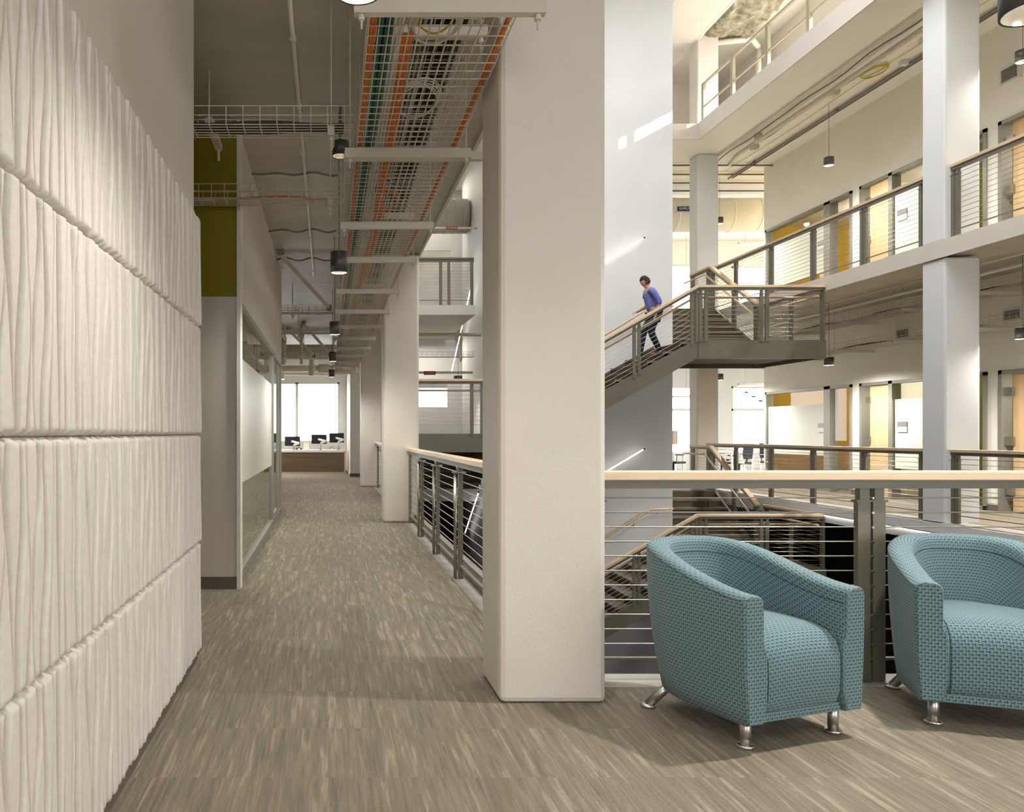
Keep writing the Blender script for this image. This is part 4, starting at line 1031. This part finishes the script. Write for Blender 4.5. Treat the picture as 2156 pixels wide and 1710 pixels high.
# big duct with writing, far upper storey
d = duct('round_duct', 'big white round duct behind the bright column, upper storey', (7.3, 22.3, 7.3), (16.5, 22.3, 7.3), .46, M['cream'], .75)
MB().box(9.45, 10.0, 21.80, 21.835, 7.28, 7.40).build('label_plate', M['blue'], d)
text('label_text', 'SUPPLY AIR', .085, (9.70, 21.79, 7.34), (PI/2, 0, 0), M['paper'], d)
duct('round_duct', 'white round duct at the ceiling of the lower far office', (10.5, 23.5, 3.5), (16.5, 23.5, 3.5), .3, M['cream'], .6)
for z, nm in ((0, 'lower'), (H, 'upper')):
    for (x0, x1, y, zz, nn) in ((11.8, 15.0, 23.2, 2.62, 'right'), (8.9, 11.3, 25.0, 2.35, 'left')):
        t = thing('linear_pendant', ((x0+x1)/2, y, z+zz), 'white linear pendant light of the %s far office, %s one' % (nm, nn), 'lamp')
        MB().box(x0, x1, y-.05, y+.05, z+zz+.03, z+zz+.09).build('lamp_housing', M['paint'], t)
        MB().box(x0, x1, y-.05, y+.05, z+zz, z+zz+.03).build('diffuser', M['ledw'], t)
        for x in (x0+.2, x1-.2): MB().tube([(x, y, z+zz+.09), (x, y, z+3.8)], .006, 5).build('suspension', M['galv'], t)
for k in range(4):
    pipe('ceiling_conduit', 'painted conduit crossing the far upper ceiling, %s from the front' % ['first', 'second', 'third', 'fourth'][k], [(7.2, 19.9+.7*k, 7.88), (16, 19.9+.7*k, 7.88)], .02, M['conduit'], 'conduit')
t = thing('round_detector', (13.5, 23, 6.1), 'small white disc shaped sensor hanging in the upper far office', 'detector')
MB().lathe([(0, 6.15), (.07, 6.15), (.18, 6.08), (.18, 6.05), (0, 6.04)], 12.35, 22.0, 18).build('disc', M['white'], t)
MB().tube([(12.35, 22, 6.15), (12.35, 22, 6.45)], .01, 6).build('stem', M['galv'], t)
# ------------------------------------------------------------------ desk and monitors at the corridor end
t = thing('reception_desk', (-1.0, 26.2, 0), 'walnut fronted desk in front of the big bright window', 'desk')
MB().box(-2.6, .58, 25.9, 26.7, .70, .735).build('desk_top', M['white'], t)
MB().box(-2.6, .53, 25.93, 25.96, .03, .66).build('front_panel', M['walnut'], t)
MB().box(.53, .57, 25.9, 26.65, 0, .70).build('side_panel', M['maple'], t)
MB().box(-2.6, -2.56, 25.9, 26.65, 0, .70).build('side_panel', M['maple'], t)
def monitor(x, y, z, w, h, label, yaw=0):
    t = thing('monitor', (x, y, z), label, 'monitor', 'monitors on the desk')
    MB().box(x-w/2, x+w/2, y, y+.03, z, z+h).build('screen_back', M['black'], t, .004)
    MB().bar((x-.02, y-.04, z+h*.5), (x+w*.45, y-.16, z+h*.30), .05, .06).bar((x+w*.45, y-.16, z+h*.3), (x+w*.1, y-.18, z+h*.1), .05, .06).build('arm', M['white'], t)
    MB().tube([(x+w*.1, y-.18, .735), (x+w*.1, y-.18, z+h*.12)], .022, 8).box(x+w*.1-.05, x+w*.1+.05, y-.23, y-.13, .735, .75).build('stand_pole', M['stain'], t)
    MB().box(x-.06, x+.06, y-.045, y, z+h*.4, z+h*.6).build('mount_plate', M['dgrey'], t)
monitor(-1.15, 26.3, .86, .50, .31, 'black monitor on a white arm, leftmost on the desk')
monitor(-.28, 26.3, .93, .50, .30, 'black monitor on a white arm, middle of the three')
monitor(.29, 26.3, .97, .48, .31, 'black monitor on a white arm, rightmost on the desk')
t = tag(MB().box(-.78, -.60, 26.1, 26.13, .735, .98).build('paper_notice', M['paper'], None), 'small white notice standing on the desk between monitors', 'notice')
t = thing('headset', (-.9, 26.1, .735), 'black headset lying on the desk beside the white notice', 'headset')
MB().tube([(-.93+.07*math.cos(a*PI/8), 26.1, .76+.07*math.sin(a*PI/8)) for a in range(9)], .008, 6).build('headband', M['black'], t)
MB().tube([(-1.0, 26.08, .765), (-1.0, 26.12, .765)], .03, 10).tube([(-.86, 26.08, .765), (-.86, 26.12, .765)], .03, 10).build('ear_cup', M['black'], t)
for i in range(3):
    x = (-1.0, .12, .35)[i]
    o = MB().tube([(x+.08*math.sin(a*.5+i), 26.15, .742+.1*abs(math.sin(a*.4))) for a in range(14)], .005, 5).build('desk_cable', M['black'], None)
    tag(o, 'thin black cable looping %s on the desk' % ['beside the left monitor', 'under the middle monitor', 'beside the right monitor'][i], 'cable')
# ------------------------------------------------------------------ far office furniture (right)
def office_chair(x, y, yaw, label, arms=True, sc=1.0):
    root = thing('office_chair', (0, 0, 0), label, 'chair', 'dark task chairs in the far office')
    MB().box(-.24, .24, -.23, .23, .44, .50).build('seat', M['black'], root, .02)
    b = MB()
    b.prism([(-.23, .22, .58), (.23, .22, .58), (.23, .27, 1.0), (-.23, .27, 1.0)], (0, .03, 0)); b.build('backrest', M['navy'], root, .012)
    MB().bar((0, .20, .46), (0, .26, .70), .05, .02).build('back_support', M['dgrey'], root)
    MB().tube([(0, 0, .10), (0, 0, .44)], .028, 10).build('gas_column', M['black'], root)
    for k in range(5):
        a = k*2*PI/5+.3; lg = MB().bar((0, 0, .10), (.29*math.cos(a), .29*math.sin(a), .065), .04, .03).build('base_arm', M['black'], root)
        cx, cy = .29*math.cos(a), .29*math.sin(a)
        MB().tube([(cx-.012, cy, .03), (cx+.012, cy, .03)], .03, 10).build('castor', M['black'], lg)
    if arms:
        for s_ in (-1, 1):
            MB().tube([(s_*.25, .08, .46), (s_*.29, .08, .66)], .014, 6).box(s_*.29-.03, s_*.29+.03, -.12, .12, .66, .69).build('armrest', M['dgrey'], root)
    root.location = (x, y, 0); root.rotation_euler = (0, 0, yaw); return root
office_chair(9.55, 22.3, .6, 'dark mesh task chair half hidden behind the lower stair rail, far left of the office')
office_chair(11.15, 21.9, -2.6, 'black task chair with armrests behind the lower balcony railing')
office_chair(12.45, 22.6, 2.2, 'black drafting style chair with star base beside the bright window')
office_chair(12.0, 24.6, 1.0, 'dark chair in the back row, its back just above the rail')
def workdesk(x0, x1, y0, y1, label):
    t = thing('work_table', ((x0+x1)/2, (y0+y1)/2, 0), label, 'desk', 'white work tables in the far office')
    MB().box(x0, x1, y0, y1, .71, .74).build('table_top', M['white'], t)
    for x in (x0+.08, x1-.08):
        for y in (y0+.06, y1-.06): MB().bar((x, y, 0), (x, y, .71), .05, .05).build('leg', M['white'], t)
workdesk(8.8, 10.2, 22.9, 23.6, 'white work table beside the stair core wall, far office')
workdesk(10.7, 12.3, 23.2, 23.9, 'white work table under the bright far windows, middle')
workdesk(12.7, 14.3, 23.2, 23.9, 'white work table at the far right behind the office wall corner')
t = thing('monitor', (9.7, 23.3, .74), 'grey monitor on the far table in front of the left bright window', 'monitor')
MB().box(9.55, 10.1, 23.3, 23.33, .95, 1.35).build('screen_back', M['conduit'], t); MB().box(9.78, 9.86, 23.3, 23.34, .74, 1.0).build('stand', M['dgrey'], t)
# stool-like white ladder legs
t = thing('step_ladder', (10.75, 21.2, 0), 'white folding step ladder behind the lower railing', 'ladder')
for sx in (-.18, .18):
    MB().bar((10.75+sx, 21.0, 0), (10.75+sx*.6, 21.35, 1.0), .03, .05).build('rail', M['white'], t)
    MB().bar((10.75+sx, 21.75, 0), (10.75+sx*.6, 21.38, 1.0), .03, .03).build('rear_leg', M['white'], t)
for k in range(3): MB().box(10.6, 10.9, 21.03+.09*k, 21.15+.09*k, .22+.26*k, .25+.26*k).build('step', M['white'], t)
# outdoor stair seen through far window
struct('wall_outdoor_landing', MB().box(18.35, 20, 32, 33.5, -1.0, 3.7), M['outside'])
t = thing('outdoor_staircase', (15.6, 32, 0), 'pale outdoor staircase seen through the right far window', 'staircase')
for k in range(10): MB().box(14.2+.28*k+1.2, 14.5+.28*k+1.2, 32, 33.2, 3.6-.17*k-.05, 3.6-.17*k).build('outdoor_step', M['conc'], t)
MB().prism([(15.3, 32, 3.2), (18.2, 32, 1.5), (18.2, 32, 2.0), (15.3, 32, 3.7)], (0, .05, 0)).build('stringer', M['outgreen'], t)
for x in (15.6, 17.8): MB().box(x, x+.12, 32.5, 32.62, -1.0, 3.5-.6*(x-15.2)).build('support_post', M['outgreen'], t)
struct('ground_outside', MB().box(-20, 40, 28.4, 60, -1.2, -1.0), M['outside'])
# ------------------------------------------------------------------ person on the stairs (facing -x, walking down)
def skinmesh(name, chains, material, parent, sub=2, loc=(0, 0, 0)):
    vs = []; es = []; rad = []; idx = {}
    for ch in chains:
        prev = None
        for (key, p, r) in ch:
            if key in idx: i = idx[key]
            else:
                i = len(vs); idx[key] = i; vs.append(p); rad.append(r)
            if prev is not None and prev != i: es.append((prev, i))
            prev = i
    me = bpy.data.meshes.new(name+'_skel'); me.from_pydata(vs, es, [])
    o = bpy.data.objects.new(name+'_skel', me); C.objects.link(o)
    sk = o.modifiers.new('s', 'SKIN'); sk.use_smooth_shade = True
    for i, r in enumerate(rad):
        d = me.skin_vertices[0].data[i]; d.radius = r if isinstance(r, tuple) else (r, r); d.use_root = (i == 0)
    ss = o.modifiers.new('u', 'SUBSURF'); ss.levels = sub; ss.render_levels = sub
    dg = bpy.context.evaluated_depsgraph_get(); dg.update()
    nm = bpy.data.meshes.new_from_object(o.evaluated_get(dg))
    bpy.data.objects.remove(o)
    nm.materials.clear(); nm.materials.append(material)
    for p in nm.polygons: p.use_smooth = True
    r = bpy.data.objects.new(name, nm); C.objects.link(r)
    if parent is not None: r.parent = parent
    return r
px, py, pz = 6.10, 15.1, 2.735
# x- is forward. z up. joints (local)
pel = (0, 0, .78)
body = [
 [('pel', (0, 0, .78), (.10, .125)), ('sp', (-.02, 0, .92), (.085, .12)), ('ch', (-.06, 0, 1.09), (.09, .135)), ('nk0', (-.10, 0, 1.22), (.055, .07)), ('nk', (-.13, 0, 1.262), (.05, .05)), ('hd', (-.155, 0, 1.32), (.05, .05))],
 [('nk0', 0, 0), ('shl', (-.09, -.16, 1.19), .05), ('ell', (.03, -.205, .96), .037), ('wrl', (-.04, -.20, .75), .024), ('hal', (-.06, -.2, .70), .026)],
 [('nk0', 0, 0), ('shr', (-.09, .16, 1.19), .05), ('elr', (-.03, .205, .95), .037), ('wrr', (-.22, .19, .85), .024), ('har', (-.27, .18, .83), .026)],
 [('pel', 0, 0), ('hil', (0, -.085, .74), .085), ('knl', (-.10, -.095, .43), .058), ('anl', (.055, -.09, .10), .04), ('hel', (.07, -.09, .045), .035), ('tol', (-.10, -.09, .03), .032)],
 [('pel', 0, 0), ('hir', (0, .085, .74), .085), ('knr', (-.16, .09, .44), .056), ('anr', (-.24, .09, .0), .038), ('her', (-.23, .09, -.10), .033), ('tor', (-.37, .09, -.125), .03)],
]
pr = thing('person', (0, 0, 0), 'person in a blue shirt and dark trousers walking down the stairs', 'person')
bodym = skinmesh('body', body, M['skin'], pr)
# clothing as slightly larger skins
sh = [
 [('pel', (0, 0, .80), (.115, .14)), ('sp', (-.02, 0, .92), (.105, .138)), ('ch', (-.06, 0, 1.09), (.108, .152)), ('nk0', (-.10, 0, 1.21), (.066, .085))],
 [('nk0', 0, 0), ('shl', (-.09, -.16, 1.19), .062), ('ell', (.03, -.205, .97), .05), ('wl', (.0, -.205, .90), .044)],
 [('nk0', 0, 0), ('shr', (-.09, .16, 1.19), .062), ('elr', (-.03, .205, .96), .05), ('wr', (-.08, .2, .93), .044)],
]
skinmesh('shirt', sh, M['shirt'], pr)
tr = [
 [('pel', (0, 0, .79), (.108, .13)), ('hil', (0, -.085, .73), .096), ('knl', (-.10, -.095, .43), .07), ('anl', (.055, -.09, .12), .056), ('anl2', (.06, -.09, .07), .054)],
 [('pel', 0, 0), ('hir', (0, .085, .73), .096), ('knr', (-.16, .09, .44), .068), ('anr', (-.225, .09, .05), .054), ('anr2', (-.235, .09, -.03), .052)],
]
skinmesh('trousers', tr, M['trousers'], pr)
def headshape(name, mt, hair=False):
    vs = []; fs = []; nu, nv = 28, 20
    tl = Matrix.Rotation(math.radians(-24), 3, 'Y')
    for j in range(nv+1):
        ph = PI*j/nv
        for i in range(nu):
            th = 2*PI*i/nu
            x, y, z = -math.cos(th)*math.sin(ph), math.sin(th)*math.sin(ph), math.cos(ph)
            jaw = 1 - .28*max(0, -z)**1.3
            q = V((x*.088*(1-.06*max(0, -z)), y*.070*jaw, z*.108))
            if hair:
                face = x < -.25 and z < .42
                q *= (.93 if face or z < -.55 else 1.10+.02*math.sin(i*2.3+j))
            vs.append(tl @ q + V((-.165, 0, 1.375)))
    for j in range(nv):
        for i in range(nu): fs.append((j*nu+i, (j+1)*nu+i, (j+1)*nu+(i+1) % nu, j*nu+(i+1) % nu))
    mb = MB(); mb.add(vs, fs, True); ORG['zz'] = V((0, 0, 0))
    o = mb.build(name, mt, None); o.location = (0, 0, 0)
    off = ORG[o.name]
    for v in o.data.vertices: v.co += off
    o.parent = pr; return o
headshape('head', M['skin']); headshape('hair', M['hair'], True)
for (a, b, y) in (((.085, .025), (-.10, .02), -.09), ((-.21, -.135), (-.37, -.145), .09)):
    skinmesh('shoe', [[('a', (a[0], y, a[1]+.03), .04), ('m', ((a[0]+b[0])/2, y, (a[1]+b[1])/2+.022), .036), ('b', (b[0], y, b[1]+.02), .028)]], M['black'], pr)
# face: nose, eyes, mouth, ears
fc = skinmesh('nose', [[('a', (-.247, 0, 1.365), .007), ('b', (-.262, 0, 1.338), .010)]], M['skin'], pr, 1)
for s_ in (-1, 1):
    MB().lathe([(0, 1.375), (.006, 1.379), (.006, 1.383), (0, 1.387)], -.244, s_*.026, 8).build('eye', M['hair'], pr)
    skinmesh('ear', [[('a', (-.165, s_*.068, 1.375), .010), ('b', (-.16, s_*.07, 1.345), .009)]], M['skin'], pr, 1)
for o in list(pr.children):
    if o.name.startswith('eye'): ORG[o.name] = V((0, 0, 0))
# fingers
for (wx, wy, wz, dx, dz) in ((-.055, -.2, .695, -.35, -1), (-.27, .18, .83, -1, -.35)):
    fg = []
    for k in range(4):
        yy = wy-.024+.016*k; ln = (.055, .066, .07, .058)[k]
        n_ = math.hypot(dx, dz)
        fg.append([('r%d' % k, (wx, yy, wz), .008), ('m%d' % k, (wx+dx/n_*ln*.6, yy, wz+dz/n_*ln*.6), .0078), ('t%d' % k, (wx+dx/n_*ln*.85-.01, yy, wz+dz/n_*ln-.006), .0065)])
    for ff in fg: skinmesh('finger', [ff], M['skin'], pr, 1)
    skinmesh('thumb', [[('a', (wx, wy-.02, wz+.01), .009), ('b', (wx-.03, wy-.035, wz-.01), .008), ('c', (wx-.045, wy-.035, wz-.03), .0065)]], M['skin'], pr, 1)
pr.location = (px, py, pz)
# ------------------------------------------------------------------ camera, light, world
cam = bpy.data.cameras.new('camera'); co = bpy.data.objects.new('camera', cam); C.objects.link(co)
co.location = (0, 0, 1.28); co.rotation_euler = (PI/2, 0, 0)
cam.sensor_width = 36; cam.sensor_fit = 'HORIZONTAL'; cam.lens = 36*F/2156
cam.shift_x = (1078-690)/2156; cam.shift_y = (912-855)/2156; cam.clip_start = .05; cam.clip_end = 300
bpy.context.scene.camera = co
w = bpy.data.worlds.new('sky'); bpy.context.scene.world = w; w.use_nodes = True
bg = w.node_tree.nodes['Background']; bg.inputs[0].default_value = (.98, .985, 1.0, 1); bg.inputs[1].default_value = 7.2
def sun(name, d, e, ang, col):
    l = bpy.data.lights.new(name, 'SUN'); l.energy = e; l.angle = ang; l.color = col
    o = bpy.data.objects.new(name, l); C.objects.link(o); o.rotation_euler = V(d).to_track_quat('-Z', 'Y').to_euler()
sun('sun', (-1, .8, -.53), 8, math.radians(.5), (1, .95, .86))
def area(name, loc, rot, sx, sy, e, col=(1, .9, .78)):
    l = bpy.data.lights.new(name, 'AREA'); l.shape = 'RECTANGLE'; l.size = sx; l.size_y = sy; l.energy = e; l.color = col
    o = bpy.data.objects.new(name, l); C.objects.link(o); o.location = loc; o.rotation_euler = rot; return o
# lights inside rooms and open offices, some added without a fixture
for z in (0, H):
    for y in (18.3, 15.6, 12.4):
        l = bpy.data.lights.new('room_light', 'POINT'); l.energy = 30; l.color = (1, .9, .76); l.shadow_soft_size = .2
        o = bpy.data.objects.new('room_light', l); C.objects.link(o); o.location = (12.26, y, z+2.0)
    area('office_light', (13, 23.5, z+2.6), (0, 0, 0), 3.5, .3, 80)
    area('office_light', (10.1, 25, z+2.3), (0, 0, 0), 2.4, .3, 45)
area('office_light', (-2.2, 25, 2.9), (0, 0, 0), 1.8, .2, 130)
area('meeting_fill_light', (-2.4, 9.8, 3.0), (0, 0, 0), 1.5, 4.0, 130)  # added fill behind the glass, no lamp is modelled in this room
area('bridge_office_light', (2.4, 21, 3.7), (0, 0, 0), 1.5, 1.5, 40)
area('bridge_office_light', (2.4, 21, 7.8), (0, 0, 0), 1.5, 1.5, 40)
sc = bpy.context.scene
sc.view_settings.view_transform = 'Standard'; sc.view_settings.look = 'None'; sc.view_settings.gamma = 1.0
sc.view_settings.exposure = 0.06; sc.view_settings.use_curve_mapping = False
sc.cycles.use_adaptive_sampling = True; sc.cycles.adaptive_threshold = .03; sc.cycles.max_bounces = 8; sc.cycles.diffuse_bounces = 4; sc.cycles.glossy_bounces = 3; sc.cycles.transparent_max_bounces = 12
sc.cycles.caustics_reflective = False; sc.cycles.caustics_refractive = False; sc.cycles.use_denoising = True
sc.cycles.sample_clamp_indirect = 6
for o in bpy.data.objects:
    if o.type == 'MESH' and o.data.name.startswith('x'): pass
